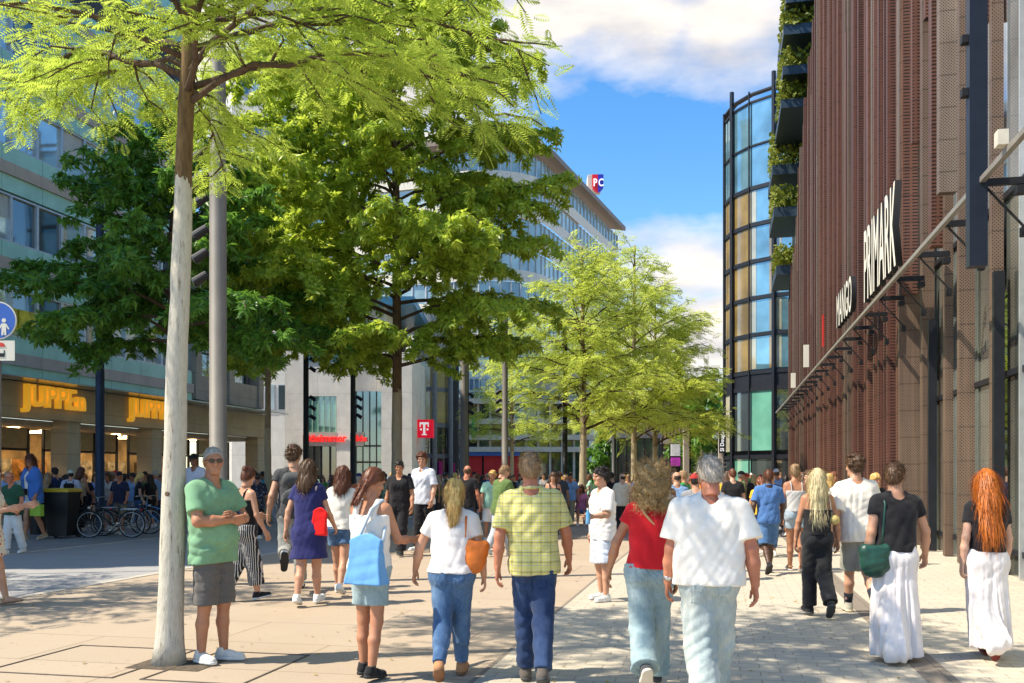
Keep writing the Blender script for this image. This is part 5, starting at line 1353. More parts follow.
            for nm in 'LR':
                hp, kn, an, fp = J[nm]
                if hem <= .5:
                    e = hp + (kn - hp) * hem * 2; d = nrm(kn - hp)
                    f.cap(hp, kn, .090 * th + ro, .056 * th + ro + hw, .04, cut=[(e, d)])
                else:
                    f.cap(hp, kn, .090 * th + ro, .058 * th + kw, .04); m_ = kn * .6 + an * .4 + np.array([0, -.012, 0]); f.cap(kn, m_, .058 * th + kw * .6, .059 * th + .004, .03); e = kn + (an - kn) * (hem - .5) * 2; d = nrm(an - kn); f.cap(kn, kn + (an - kn) * 1.25, .056 * th + kw, .036 + hw, .03, cut=[(e, d)])
            f.disp(folds(seed + 30 + ci, .0045 * fo, .085, (.25, .2, .9), .55)); f.disp(folds(seed + 33 + ci, .003 * fo, .04, (.4, .2, .8), .7))
            f.plane(tq((0, 0, wz)), tv((0, 0, 1)))
            V, Q = f.mesh(); tro = obj(cl.get('n', t), newmesh(t, V, Q, True), m, root)
            ph_ = wz - .055
            if cl.get('pockets') and h < .011:
                for s in (-1, 1):
                    pk = Field(tq((s * .085, -.14, ph_ - .03)) - .13, tq((s * .085, -.14, ph_ - .03)) + .13, .004)
                    ff = f_sample(f, pk); pk.F = np.maximum(-ff - .004, ff - .0045).astype(np.float32)
                    c0 = tq((s * .083, 0, ph_ - .03))
                    pk.plane(c0 + tv((.052, 0, 0)), tv((1, 0, 0))); pk.plane(c0 - tv((.052, 0, 0)), tv((-1, 0, 0))); pk.plane(c0 + tv((0, 0, .055)), tv((0, 0, 1))); pk.plane(c0 - tv((0, 0, .065)), tv((0, 0, -1))); pk.plane(c0, tv((0, 1, 0)))
                    V, Q = pk.mesh()
                    if len(V): obj('pocket', newmesh('pocket', V, Q, True), m, tro)
        elif t == 'skirt':
            f = Field(lo - (.15, .2, 0), hi + (.15, .15, 0), h); wz = 1.02; zb = cl.get('hem', .08); wd = cl.get('w', .24)
            torso(f, .012)
            a = off(np.array([0, 0, 1.0])); ym = .5 * (J['L'][2][1] + J['R'][2][1])
            f.cap(off(np.array([-.05, 0, .92])), np.array([-.06, ym * .8, zb - .05]), .125, wd - .06, .08); f.cap(off(np.array([.05, 0, .92])), np.array([.06, ym * .8, zb - .05]), .125, wd - .06, .08)
            for nm in 'LR': hp, kn, an, fp = J[nm]; f.cap(hp, kn, .10, .095, .06); f.cap(kn, an + (an - kn) * .1, .095, .11, .06)
            r_ = np.random.default_rng(seed)
            ph = r_.uniform(0, 6, 4)
            def pl_(X, Y, Z):
                an_ = np.arctan2(Y - .0, X); g_ = np.clip((1.0 - Z) / .9, 0, 1)
                return (.011 * np.sin(an_ * 9 + ph[0] + 2 * np.sin(Z * 3)) + .008 * np.sin(an_ * 17 + ph[1] + 3 * np.sin(Z * 2.2 + 1)) + .006 * np.sin(an_ * 29 + ph[2])) * g_ * 1.35
            f.disp(pl_); f.disp(folds(seed, .004, .07, (.4, .2, .8), .6))
            f.plane(tq((0, 0, wz)), tv((0, 0, 1))); f.plane((0, 0, zb), (0, .10, -1))
            V, Q = f.mesh(); obj('skirt', newmesh('skirt', V, Q, True), m, root)
    sp['_tq'] = tq; sp['_A'] = A; sp['_J'] = J; sp['_T'] = T
    return root
def f_sample(f, pk):                       # nearest sampling of one field on another's grid
    ix = [np.clip(np.round((pk.ax[i] - f.lo[i]) / f.h).astype(int), 0, f.n[i] - 1) for i in range(3)]
    return f.F[np.ix_(*ix)]
def place(sp, label, px=None, py=None, zc=None, H=1.75, face=0, h=.009, group=None):
    loc = gp(px, py) if zc is None else at(px, zc)
    r = thing('person', label, 'person', (loc[0], loc[1], .01), YAW + R(face), group); s = H / 1.75; r.scale = (s, s, s)
    person(sp, h, r); sp['_root'] = r; sp['_s'] = s
    r['_wm'] = 0; del r['_wm']
    return r
def wpt(sp, p):                            # torso point -> world
    r = sp['_root']; M_ = Matrix.LocRotScale(r.location, r.rotation_euler, r.scale); return M_ @ Vector(sp['_tq'](p))
def wraw(sp, p):
    r = sp['_root']; M_ = Matrix.LocRotScale(r.location, r.rotation_euler, r.scale); return M_ @ Vector(p)
def walk(front='L', a=17, kb=24, hl=28):
    f, b = ((a, 5, -8, -1.6), (-a * .85, kb, hl, -1.2))
    return {'legL': f if front == 'L' else b, 'legR': b if front == 'L' else f}
# ------------------------------------------------------------------ bags
def bag(sp, label, cat, c, size, m, straps=(), shape='tote', sm=None, sr=.010, name='bag', group=None, tilt=0, flatstrap=True):
    """c: centre in the torso frame of its bearer; straps: polylines in the torso frame."""
    r0_ = sp['_root']; base = wpt(sp, c)
    r = thing(name, label, cat, base, r0_.rotation_euler.z, group); s = sp['_s']; r.scale = (s, s, s)
    cc = sp['_tq'](c); sx, sy, sz = size
    f = Field((-sx - .06, -sy - .06, -sz - .06), (sx + .06, sy + .06, sz + .06), .007)
    if shape == 'tote':
        x_, y_, z_ = f.ax[0][:, None, None], f.ax[1][None, :, None], f.ax[2][None, None, :]
        t_ = np.clip((z_ + sz) / (2 * sz), 0, 1); hx_ = sx * (1 - .16 * t_ - .10 * np.sin(3.1 * t_)) - .03; hy_ = sy * (1.05 - .8 * t_) - .012
        a_, b_2, c_2 = np.maximum(np.abs(x_) - hx_, 0), np.maximum(np.abs(y_) - np.maximum(hy_, .004), 0), np.maximum(np.abs(z_ + .0 * x_) - sz + .03 - .03 * np.cos(x_ / sx * 3) * (z_ > 0), 0)
        f.F = (np.sqrt(a_ ** 2 + b_2 ** 2 + c_2 ** 2) - .014).astype(np.float32)
    elif shape == 'slouch':
        f.ell((0, 0, -sz * .2), (sx, sy, sz * .8), .05); f.cap((-sx * .6, 0, sz * .5), (sx * .6, 0, sz * .5), sy * .55, sy * .55, .08); f.ell((0, 0, sz * .95), (sx * .55, sy * .8, sz * .3), .03, 's')
    elif shape == 'round': f.ell((0, 0, 0), (sx, sy, sz), .02)
    elif shape == 'pack':
        f.cap((-sx * .5, 0, -sz * .5), (sx * .5, 0, -sz * .5), sx * .48, sx * .48, .06, ((0, 1, 0), sy / (sx * .48))); f.cap((-sx * .42, 0, sz * .45), (sx * .42, 0, sz * .45), sx * .5, sx * .5, .1, ((0, 1, 0), sy * .85 / (sx * .5)))
        f.ell((0, -sy * .8, -sz * .35), (sx * .7, sy * .45, sz * .36), .03)
    else: f.F = np.maximum(np.maximum(np.abs(f.ax[0])[:, None, None] - sx, np.abs(f.ax[1])[None, :, None] - sy), np.abs(f.ax[2])[None, None, :] - sz).astype(np.float32)
    if shape != 'box': f.disp(folds(len(label), .004 if shape != 'round' else .002, .10, (.6, .2, .7), .6)); f.disp(folds(len(label) + 4, .002 if shape != 'round' else .001, .05, (.7, .2, .6), .6))
    V, Q = f.mesh(); b = obj('bag_body', newmesh('bag_body', V, Q, shape != 'box'), m, r)
    if tilt: b.rotation_euler = (0, tilt, 0)
    for P_ in straps:
        mb = MB(); pp = [Vector(sp['_tq'](p) - cc) for p in P_]
        # resample smoothly
        q = [pp[0]]
        for a, b_ in zip(pp[:-1], pp[1:]): q += [a.lerp(b_, t) for t in (.33, .67, 1)]
        mb.tube(q, sr, 6); mb.build('strap', sm or m, r, True)
    return r
JEAN = DENIM((.035, .085, .19), (.16, .27, .42)); JDARK = DENIM((.012, .028, .082), (.05, .09, .19)); JLIGHT = DENIM((.27, .33, .33), (.66, .66, .58)); JPALE = DENIM((.20, .29, .32), (.48, .55, .53))
WHITE = cloth((.77, .72, .65), name='white cotton'); BLACK = cloth((.014, .013, .015), name='black cotton'); CREAM = cloth((.72, .66, .55), name='cream cotton')
def hero(label, px, py, top, sp, face=0, h=.009, **k):
    zc = FPX * EYE / (py - HOR); return place(sp, label, px, py, None, EYE + (HOR - top) * zc / FPX, face, h, **k)
# 1 man in the green tee, arms crossed
S = dict(seed=3, skin='tan', hair='crop', hairc='white', belly=.055, sh=.185, waist=.055, th=.98, lean=-2, head=(4, -34), shades=True, armr=1.12,
         legL=(3, 3, 0, 1.5), legR=(-2, 3, 0, 1.5), armL=('pts', (-.255, .09, 1.16), (-.03, .205, 1.185)), armR=('pts', (.255, .09, 1.15), (.035, .245, 1.155)), palmL=(0, -1, -.3), palmR=(0, -1, .3), curlL=.5, curlR=.6, shoe='sneaker', shoec=(.70, .66, .58), solec=(.75, .72, .66), toeL=14, toeR=-14,
         wear=[dict(t='tee', m=cloth((.19, .36, .205), name='sage cotton'), hem=.80, off=.016, sleeve=.72, sw=.028, drape=.9, wide=.025, fold=1.5), dict(t='shorts', m=cloth((.125, .115, .105), name='grey shorts'), hem=.49, hemw=.028, off=.012, fold=1.4)])
r = hero('man in sage green tee and grey shorts with arms crossed beside the whitewashed trunk', 214, 662, 450, S, -114)
W_ = S['_A']['L'][2]; w1 = S['_A']['L'][1]; d = nrm(W_ - w1)
mb = MB().tube([Vector(W_ - d * .035), Vector(W_ - d * .012)], .036, 12); o = mb.build('watch', m_strapw, r, True)
MB().tube([Vector(W_ - d * .034 + np.array([0, .026, .02])), Vector(W_ - d * .034 + np.array([0, .036, .03]))], .017, 12).build('watch_face', mat('watch face', (.05, .05, .06), .2), o)
# 2 woman with striped trousers
S = dict(fem=True, seed=5, skin='light', hair='bun', hairc='auburn', head=(14, 20), lean=2, **walk('R', 13, 18, 18), armL=(20, 14, 60), armR=(10, 12, 20), shoec=(.02, .02, .02), solec=(.7, .7, .68),
         wear=[dict(t='trousers', m=cloth((.02, .02, .024), 'stripe', (.55, .53, .50)), hem=.84, knee=.045, hemw=.07, off=.014), dict(t='tank', m=BLACK, hem=.97, drape=.3, top=1.33)])
hero('woman in black strappy top and wide striped trousers behind the man with crossed arms', 245, 601, 469, S, -45)
# 3 backpack man
S = dict(seed=6, skin='light', hair='thick', hairc='brown', head=(6, -20), lean=6, legL=(-24, 62, 60), legR=(14, 6, -6), armL=(-8, 16, 30), armR=(14, 14, 25), shoec=(.62, .60, .58), solec=(.03, .03, .03),
         wear=[dict(t='trousers', m=cloth((.30, .30, .27), name='pale grey trousers'), knee=.02, hemw=.032), dict(t='tee', m=cloth((.055, .055, .058), name='charcoal cotton'), hem=.86, sleeve=.35)])
hero('man with brown hair stepping away in pale trousers beneath a grey backpack', 293, 590, 447, S, 12)
bag(S, 'large grey and black backpack on the back of the man in pale trousers', 'backpack', (0, -.20, 1.22), (.16, .085, .24), cloth((.075, .078, .08), name='pack cloth'), [[(s * .09, -.12, 1.40), (s * .10, -.02, 1.485), (s * .10, .09, 1.42), (s * .11, .10, 1.22), (s * .13, -.02, 1.08), (s * .12, -.13, 1.05)] for s in (-1, 1)], 'pack', cloth((.03, .03, .03), name='pack strap'), .016, 'backpack')
# 4 navy dress with red bag
S = dict(fem=True, seed=7, skin='light', hair='mid', hairc='brown', cap=(.68, .62, .52), head=(2, -6), **walk('R', 12, 16, 16), armL=(-14, 16, 12), armR=(12, 14, 30), shoec=(.72, .71, .68), th=1.05, waist=.045,
         wear=[dict(t='dress', m=cloth((.022, .024, .11), name='navy cotton'), hem=.555, skirt=True, sleeve=.5, off=.012)])
hero('woman in short navy dress and cream cap with a red bag on her shoulder', 309, 605, 463, S, -6)
bag(S, 'bright red shoulder bag hanging at the side of the woman in the navy dress', 'bag', (.17, -.10, .99), (.13, .05, .17), cloth((.72, .012, .012), name='red canvas'), [[(.10, -.10, 1.12), (.13, -.09, 1.42), (.14, -.01, 1.485), (.14, .08, 1.40), (.24, -.02, 1.10)]], 'tote', cloth((.62, .48, .40), name='beige strap'), .012, 'shoulder_bag', tilt=.1)
# 5 dark hair woman, white tee, denim shorts
S = dict(fem=True, seed=8, skin='light', hair='mid', hairc='auburn', head=(2, 8), **walk('L', 15, 22, 22), armL=(10, 10, 20), armR=(-6, 12, 18), shoec=(.74, .73, .70),
         wear=[dict(t='shorts', m=JEAN, hem=.24, hemw=.03, off=.014, pockets=True), dict(t='tee', m=WHITE, hem=.90, sleeve=.55, drape=.7)])
hero('dark haired woman in white tee and blue denim shorts just right of the navy dress', 340, 594, 468, S, -2)
# 6 woman with blue tote
S = dict(fem=True, seed=9, skin='tan', hair='braid', hairc='auburn', head=(17, -28), lean=4, **walk('L', 4, 6, 4), armL=(34, 8, 75), armR=(22, 12, 70), shoec=(.015, .015, .016), solec=(.02, .02, .02), th=.96,
         wear=[dict(t='shorts', m=JPALE, hem=.34, hemw=.022, off=.010, pockets=True), dict(t='tank', m=WHITE, hem=.90, drape=.5, top=1.36, strap=.026)])
S['legR'] = (-4, 8, 6, 1); S['legL'] = (5, 4, 0, 1)
hero('woman with braided brown hair in white tank top and pale denim shorts looking down', 370, 678, 472, S, -24)
bag(S, 'sky blue cloth tote bag hanging from the shoulder of the woman in the white tank', 'bag', (.10, -.21, .97), (.20, .075, .21), cloth((.13, .33, .62), name='blue canvas'), [[(.0, -.20, 1.13), (.09, -.14, 1.40), (.12, -.03, 1.475), (.13, .05, 1.42), (.20, -.12, 1.13)]], 'tote', cloth((.52, .60, .68), name='pale strap'), .014, 'tote_bag')
# 7 black tee man facing the camera
S = dict(seed=10, skin='tan', hair='short', hairc='dark', head=(4, 14), **walk('L', 12, 18, 16), armL=(8, 14, 20), armR=(-6, 14, 24), shoec=(.02, .02, .02), solec=(.1, .1, .1),
         wear=[dict(t='trousers', m=BLACK, knee=.035, hemw=.055), dict(t='tee', m=BLACK, hem=.84, sleeve=.65, sw=.03, drape=.8)])
hero('dark haired man in black tee and black trousers walking toward the camera', 400, 556, 462, S, 168)
# 8 white shirt youth
S = dict(seed=11, skin='light', hair='thick', hairc='auburn', head=(2, 30), **walk('R', 12, 18, 16), armL=(4, 12, 25), armR=(-4, 12, 20), shoec=(.7, .7, .7),
         wear=[dict(t='trousers', m=BLACK, knee=.02, hemw=.035), dict(t='tee', m=cloth((.66, .68, .74), name='pale blue shirt cloth'), hem=.84, sleeve=.8, sw=.03, drape=.9, collar=True)])
hero('tall auburn haired youth in loose pale shirt turning his head left', 424, 552, 454, S, 150)
# 9 blonde ponytail, white tee, jeans, orange bag
S = dict(fem=True, seed=12, skin='light', hair='pony', hairc='blond', head=(-2, 12), lean=4, hip=.10, waist=.062, th=1.16, sh=.17, armr=1.12, **walk('R', 15, 30, 34), armL=(14, 27, 10, -.0), armR=(-2, 16, 22), shoec=(.42, .20, .09), solec=(.2, .1, .05),
         wear=[dict(t='trousers', m=JEAN, knee=.010, hemw=.014, hem=.96, off=.007, pockets=True), dict(t='tee', m=cloth((.77, .72, .68), name='white jersey'), hem=.935, sleeve=.55, off=.010, drape=.55, fold=1.4)])
hero('blonde woman with low ponytail in white tee and blue jeans with an orange bag', 452, 679, 481, S, -3)
bag(S, 'orange leather shoulder bag under the arm of the blonde ponytail woman', 'bag', (.20, -.07, 1.10), (.115, .06, .17), mat('orange leather', (.58, .15, .018), .45, 0, .2, 8, .2, 60), [[(.12, -.12, 1.20), (.125, -.09, 1.42), (.13, -.01, 1.478), (.14, .08, 1.38), (.22, .0, 1.22)]], 'slouch', None, .011, 'shoulder_bag', tilt=.15)
# 10 bald man in black
S = dict(seed=13, skin='red', hair='bald', hairc='brown', head=(3, 30), **walk('L', 12, 18, 16), armL=(6, 14, 20), armR=(-5, 16, 20), shoec=(.02, .02, .02), wear=[dict(t='trousers', m=JDARK), dict(t='tee', m=BLACK, hem=.84, sleeve=.6)])
hero('bald man in black tee seen from behind beyond the blonde ponytail woman', 466, 548, 466, S, -10)
# 11 man in olive shirt
S = dict(seed=14, skin='light', hair='short', hairc='sandy', head=(18, -30), lean=6, **walk('R', 15, 24, 22), armL=(14, 12, 40), armR=(20, 12, 60), shoec=(.6, .6, .58), wear=[dict(t='trousers', m=cloth((.42, .44, .46), name='pale grey trousers')), dict(t='tee', m=cloth((.10, .16, .045), name='olive cotton'), hem=.80, sleeve=.9, drape=.8)])
hero('man in olive green shirt and pale trousers left of the plaid shirt man', 501, 556, 466, S, -40)
# 12 plaid shirt man
S = dict(seed=15, skin='red', hair='short', hairc='sandy', head=(2, 4), lean=3, sh=.19, waist=.052, **walk('L', 10, 22, 20), armL=(-8, 14, 14), armR=(8, 15, 22), shoec=(.10, .085, .07), solec=(.05, .05, .05),
         wear=[dict(t='trousers', m=JDARK, knee=.020, hemw=.026, pockets=True, fold=1.3), dict(t='tee', m=cloth((.56, .49, .10), 'plaid', None, 'plaid cotton'), hem=.83, sleeve=.80, sw=.032, drape=.75, wide=.01, collar=True, fold=1.2)])
hero('man in yellow plaid shirt and dark blue jeans walking away in the middle', 534, 684, 457, S, -2)
# 13 young man in white, standing sideways
S = dict(seed=16, skin='light', hair='thick', hairc='dark', head=(2, -6), lean=0, legL=(3, 4, 0, 4), legR=(-3, 4, 0, 4), armL=(18, 14, 68), armR=(-4, 14, 12), shoec=(.68, .66, .62),
         wear=[dict(t='shorts', m=cloth((.56, .59, .66), name='pale blue shorts'), hem=.46, hemw=.05, off=.018), dict(t='tee', m=cloth((.78, .72, .68), name='white jersey'), hem=.80, sleeve=.85, sw=.045, drape=1.0, wide=.03, fold=1.4)])
hero('young man in white tee and pale shorts standing and facing left', 602, 601, 470, S, 118)
wp_ = wraw(S, S['_A']['L'][2] + nrm(S['_A']['L'][2] - S['_A']['L'][1]) * .07)
o = thing('water_bottle', 'small blue plastic bottle held by the young man in white', 'bottle', wp_ - Vector((0, 0, .09)))
MB().lathe([(0, 0), (.03, 0), (.032, .02), (.032, .13), (.014, .165), (.014, .18)], 14).build('bottle', glass('blue bottle plastic', (.10, .35, .62), .15), o, True); MB().lathe([(.016, .18), (.016, .20), (0, .20)], 12).build('lid', WHITE, o)
# 14 red tee woman
S = dict(fem=True, seed=17, skin='tan', hair='curly', hairc='dirtyblond', head=(0, -10), lean=5, side=2, hip=.085, th=1.05, waist=.04, **walk('R', 14, 40, 55), armL=(8, 24, 14), armR=(2, 8, 10), shoec=(.05, .05, .055), solec=(.55, .50, .42), hs=1.02,
         wear=[dict(t='trousers', m=JPALE, knee=.034, hemw=.075, off=.010, hem=.98, pockets=True, fold=1.2), dict(t='tee', m=cloth((.60, .014, .02), name='red jersey'), hem=.955, sleeve=.40, off=.010, drape=.5, scoop=1.44)])
hero('woman with curly dark blonde hair in red tee and wide pale jeans', 650, 690, 469, S, -3)
strap_o = bag(S, 'tan crossbody strap bag of the woman in the red tee', 'bag', (.20, .10, .98), (.09, .04, .06), mat('tan leather', (.50, .27, .12), .5), [[(.14, .06, .99), (.11, -.10, 1.13), (.03, -.135, 1.27), (-.06, -.125, 1.37), (-.10, -.085, 1.44), (-.11, -.01, 1.475)]], 'round', None, .011, 'crossbody_bag')
# 15 elder man white tee
S = dict(seed=18, skin='red', hair='short', hairc='grey', head=(14, 12), lean=5, sh=.205, waist=.085, hip=.085, th=1.12, belly=.05, armr=1.15, **walk('R', 13, 24, 24), armL=(4, 10, 16), armR=(-8, 15, 16), shoec=(.25, .22, .2), hs=1.05,
         wear=[dict(t='trousers', m=JLIGHT, knee=.042, hemw=.060, off=.014, waist=1.0, pockets=True, fold=1.7), dict(t='tee', m=cloth((.79, .73, .64), name='white cotton'), hem=.885, sleeve=.78, sw=.05, off=.018, drape=1.0, wide=.02, fold=1.0)])
r = hero('grey haired heavyset man in white tee and faded jeans beside the red tee woman', 709, 716, 460, S, -2)
W_, w1 = S['_A']['L'][2], S['_A']['L'][1]; d = nrm(W_ - w1); MB().tube([Vector(W_ - d * .05), Vector(W_ - d * .02)], .036, 12).build('watch', mat('steel watch', (.5, .5, .5), .3, .9), r, True)
# 16 blue polo man
S = dict(seed=19, skin='dark', hair='crop', hairc='auburn', head=(4, 8), lean=3, **walk('R', 15, 30, 40), armL=(-10, 16, 20), armR=(12, 16, 25), shoec=(.012, .012, .014), solec=(.02, .02, .02),
         wear=[dict(t='shorts', m=DENIM((.05, .12, .26), (.13, .24, .42)), hem=.46, hemw=.032, off=.014), dict(t='tee', m=cloth((.07, .16, .37), name='blue pique'), hem=.84, sleeve=.75, sw=.026, drape=.8, collar=True)])
hero('man in blue polo and denim shorts walking away right of the elder man in white', 768, 574, 470, S, -2)
# 17 woman with denim shorts
S = dict(fem=True, seed=20, skin='tan', hair='bun', hairc='sandy', head=(2, 6), **walk('L', 8, 12, 8), armL=(-4, 12, 12), armR=(8, 12, 20), shoe='sandal', shoec=(.35, .22, .12),
         wear=[dict(t='shorts', m=DENIM((.25, .33, .40), (.48, .55, .60)), hem=.22, hemw=.03), dict(t='tank', m=cloth((.45, .44, .43), name='grey ribbed cotton'), hem=.97, drape=.3, top=1.32)])
hero('woman with hair up in grey strap top and denim shorts by the blue polo man', 795, 571, 466, S, -4)
# 18 blonde in black
S = dict(fem=True, seed=21, skin='tan', hair='verylong', hairc='paleblond', head=(0, 0), lean=2, **walk('L', 9, 30, 42), armL=(2, 13, 10), armR=(-4, 14, 14), shoec=(.02, .02, .02), solec=(.06, .06, .06),
         wear=[dict(t='trousers', m=cloth((.018, .018, .020), name='black denim'), knee=.030, hemw=.050), dict(t='tank', m=BLACK, hem=.97, drape=.3, top=1.28, strap=.007)])
hero('woman with long pale blonde hair in black strap top and black trousers', 817, 617, 474, S, 0)
bag(S, 'small round straw yellow bag on the right hip side of the pale blonde woman', 'bag', (.19, -.07, 1.15), (.062, .045, .06), mat('straw yellow', (.62, .46, .16), .7, 0, .25, 40, .6, 90), [[(.16, -.07, 1.20), (.13, -.10, 1.36), (.12, -.03, 1.468)]], 'round', CREAM, .006, 'round_bag')
# 19 white tee man in shorts
S = dict(seed=22, skin='light', hair='thick', hairc='brown', head=(2, 16), lean=3, **walk('L', 13, 34, 50), armL=(-8, 14, 12), armR=(10, 12, 20), shoec=(.50, .46, .36), solec=(.66, .55, .4), sh=.185,
         wear=[dict(t='shorts', m=cloth((.30, .29, .25), name='grey green shorts'), hem=.49, hemw=.034, off=.012), dict(t='tee', m=cloth((.78, .71, .62), name='white heavy cotton'), hem=.80, sleeve=.95, sw=.045, drape=1.0, wide=.015, fold=1.3)])
r = hero('brown haired man in oversized white tee and grey shorts with dark socks', 858, 614, 457, S, -4)
for nm in 'LR':
    hp, kn, an, fp = S['_J'][nm]; MB().tube([Vector(an), Vector(an + (kn - an) * .33)], [.042, .052], 14).build('sock', cloth((.02, .022, .03), 'floral', (.35, .2, .2), 'patterned sock'), r, True)
# 20 black tee, white skirt, green bag
S = dict(fem=True, seed=23, skin='light', hair='short', hairc='brown', head=(2, -38), lean=2, sh=.172, waist=.06, hip=.085, armr=1.15, **walk('R', 12, 18, 20), armL=(-4, 10, 12), armR=(12, 26, 14), shoe='sandal', shoec=(.16, .05, .02), solec=(.10, .06, .04), hs=1.02,
         wear=[dict(t='skirt', m=cloth((.77, .70, .68), name='white crinkled cotton'), hem=.06, w=.225), dict(t='tee', m=BLACK, hem=.965, sleeve=.45, off=.013, drape=.5)])
hero('short haired woman in black tee and long white skirt carrying a dark green bag', 894, 660, 467, S, -6)
bag(S, 'dark green soft leather bag at the side of the woman in the long white skirt', 'bag', (-.21, -.10, .89), (.135, .075, .17), mat('dark green leather', (.012, .06, .042), .4, 0, .25, 8, .2, 60), [[(-.15, -.10, 1.0), (-.135, -.11, 1.38), (-.13, -.02, 1.475), (-.135, .08, 1.38), (-.19, .03, 1.0)]], 'slouch', None, .010, 'shoulder_bag')
# 21 redhead
S = dict(fem=True, seed=24, skin='fair', hair='verylong', hairc='red', head=(4, -6), lean=3, **walk('R', 12, 42, 62), armL=(-6, 11, 12), armR=(6, 13, 14), shoec=(.05, .015, .015), solec=(.22, .035, .025), hs=1.04,
         wear=[dict(t='skirt', m=cloth((.77, .70, .67), name='white muslin'), n='skirt', hem=.13, w=.19), dict(t='tee', m=BLACK, hem=1.0, sleeve=.5, off=.012, drape=.4)])
hero('woman with long red hair in black tee and wide white trousers at the right edge', 986, 658, 474, S, -4)
# 22 partly seen woman at the left edge
S = dict(fem=True, seed=25, skin='light', hair='long', hairc='brown', head=(0, 0), shades=True, **walk('L', 16, 22, 20), armL=(30, 12, 75), armR=(24, 10, 80), shoe='sandal', shoec=(.42, .26, .12), solec=(.2, .12, .07), wear=[dict(t='dress', m=cloth((.66, .60, .48), 'floral', (.45, .05, .04), 'cream print cotton'), hem=.60, skirt=True, sleeve=.5, off=.014)])
hero('woman in cream printed dress and sandals cut by the left edge', -13, 606, 462, S, -82)
# 23 blue shirt woman with green bag
S = dict(fem=True, seed=26, skin='tan', hair='long', hairc='auburn', head=(4, 24), **walk('R', 11, 14, 12), armL=(4, 14, 20), armR=(2, 15, 20), shoec=(.36, .25, .14), solec=(.5, .42, .3), wear=[dict(t='shorts', m=cloth((.55, .58, .60), name='white shorts'), hem=.30, hemw=.04), dict(t='tee', m=WHITE, hem=.95, sleeve=0, drape=.3), dict(t='jacket', m=cloth((.06, .17, .50), name='blue shirt cloth'), hem=.76, sleeve=1.75, off=.030, drape=.9, wide=.04, open=True)])
hero('woman in open blue shirt and white shorts with a bright green bag by the bin', 32, 540, 456, S, 150)
bag(S, 'bright lime green paper bag in the hand of the woman in the open blue shirt', 'bag', (-.27, .10, .62), (.17, .05, .12), mat('lime paper', (.30, .50, .05), .6), [[(-.35, .10, .74), (-.30, .08, .83), (-.24, .10, .74)]], 'box', None, .006, 'shopping_bag')
bag(S, 'small black handbag at the front of the woman in the open blue shirt', 'bag', (.02, .20, 1.0), (.10, .04, .065), mat('black leather', (.015, .014, .014), .4), [[(.08, .19, 1.05), (.12, .12, 1.3), (.12, -.02, 1.49)]], 'box', None, .006, 'handbag')
# 24 man in white tee and dark trousers left of the lamp post
S = dict(seed=27, skin='brown', hair='crop', hairc='dark', cap=(.012, .012, .014), head=(2, 10), legL=(4, 4, 0), legR=(-4, 6, 2), armL=(2, 10, 14), armR=(2, 10, 14), shoec=(.03, .03, .03), wear=[dict(t='trousers', m=BLACK, knee=.03, hemw=.04), dict(t='tee', m=cloth((.52, .54, .64), name='shade tinted white cotton'), hem=.78, sleeve=.75, sw=.04, drape=1)])  # white tee given a darker, bluer colour: shade painted into the cloth
hero('man in white tee, black trousers and black cap standing left of the lamp post', 196, 542, 455, S, 165)
# ------------------------------------------------------------------ the crowd: a few figures built once, copied with their own clothes
PH = .015
protos = {}
def proto(key, sp):
    r = bpy.data.objects.new('person', None); COL.objects.link(r); person(sp, PH, r); protos[key] = r; r['used'] = 0
W0 = cloth((.5, .5, .5), name='cloth base')
def bt(kind_, **k): return dict(t=kind_, m=W0, **k)
proto('mw', dict(seed=51, hair='short', hairc='dark', head=(4, 8), **walk('L', 14, 22, 20), armL=(-8, 13, 16), armR=(10, 13, 22), wear=[bt('trousers'), bt('tee', hem=.83, sleeve=.65, sw=.03, drape=.8)]))
proto('ms', dict(seed=52, hair='thick', hairc='dark', head=(8, -22), legL=(4, 4, 0, 4), legR=(-3, 5, 0, 4), armL=(10, 12, 50), armR=(4, 12, 20), wear=[bt('shorts', hem=.47, hemw=.04), bt('tee', hem=.82, sleeve=.75, sw=.035, drape=.9)]))
proto('mb', dict(seed=53, hair='bald', hairc='brown', head=(6, 24), belly=.05, waist=.07, legL=(-8, 12, 8), legR=(9, 4, -4), armL=(6, 16, 30), armR=(-4, 15, 14), wear=[bt('trousers', knee=.03, hemw=.05), bt('tee', hem=.82, sleeve=.7, sw=.035, drape=1)]))
proto('mc', dict(seed=54, hair='crop', hairc='dark', cap=(.2, .2, .2), head=(2, -12), **walk('R', 12, 20, 18), armL=(8, 14, 30), armR=(-6, 13, 12), wear=[bt('shorts', hem=.48, hemw=.035), bt('tee', hem=.82, sleeve=.7, sw=.03, drape=.8)]))
proto('fl', dict(fem=True, seed=55, hair='long', hairc='brown', head=(2, 10), **walk('R', 13, 22, 20), armL=(8, 12, 24), armR=(-8, 12, 14), wear=[bt('shorts', hem=.28, hemw=.03), bt('tee', hem=.92, sleeve=.5)]))
proto('ft', dict(fem=True, seed=56, hair='mid', hairc='brown', head=(6, -16), **walk('L', 12, 18, 16), armL=(-6, 12, 14), armR=(10, 12, 45), wear=[bt('trousers', knee=.035, hemw=.06), bt('tank', hem=.96, drape=.3, strap=.018)]))
proto('fp', dict(fem=True, seed=57, hair='pony', hairc='blond', head=(4, 20), **walk('R', 11, 16, 16), armL=(12, 12, 50), armR=(4, 12, 20), wear=[bt('trousers', hem=.9, knee=.016, hemw=.02), bt('tee', hem=.90, sleeve=.5)]))
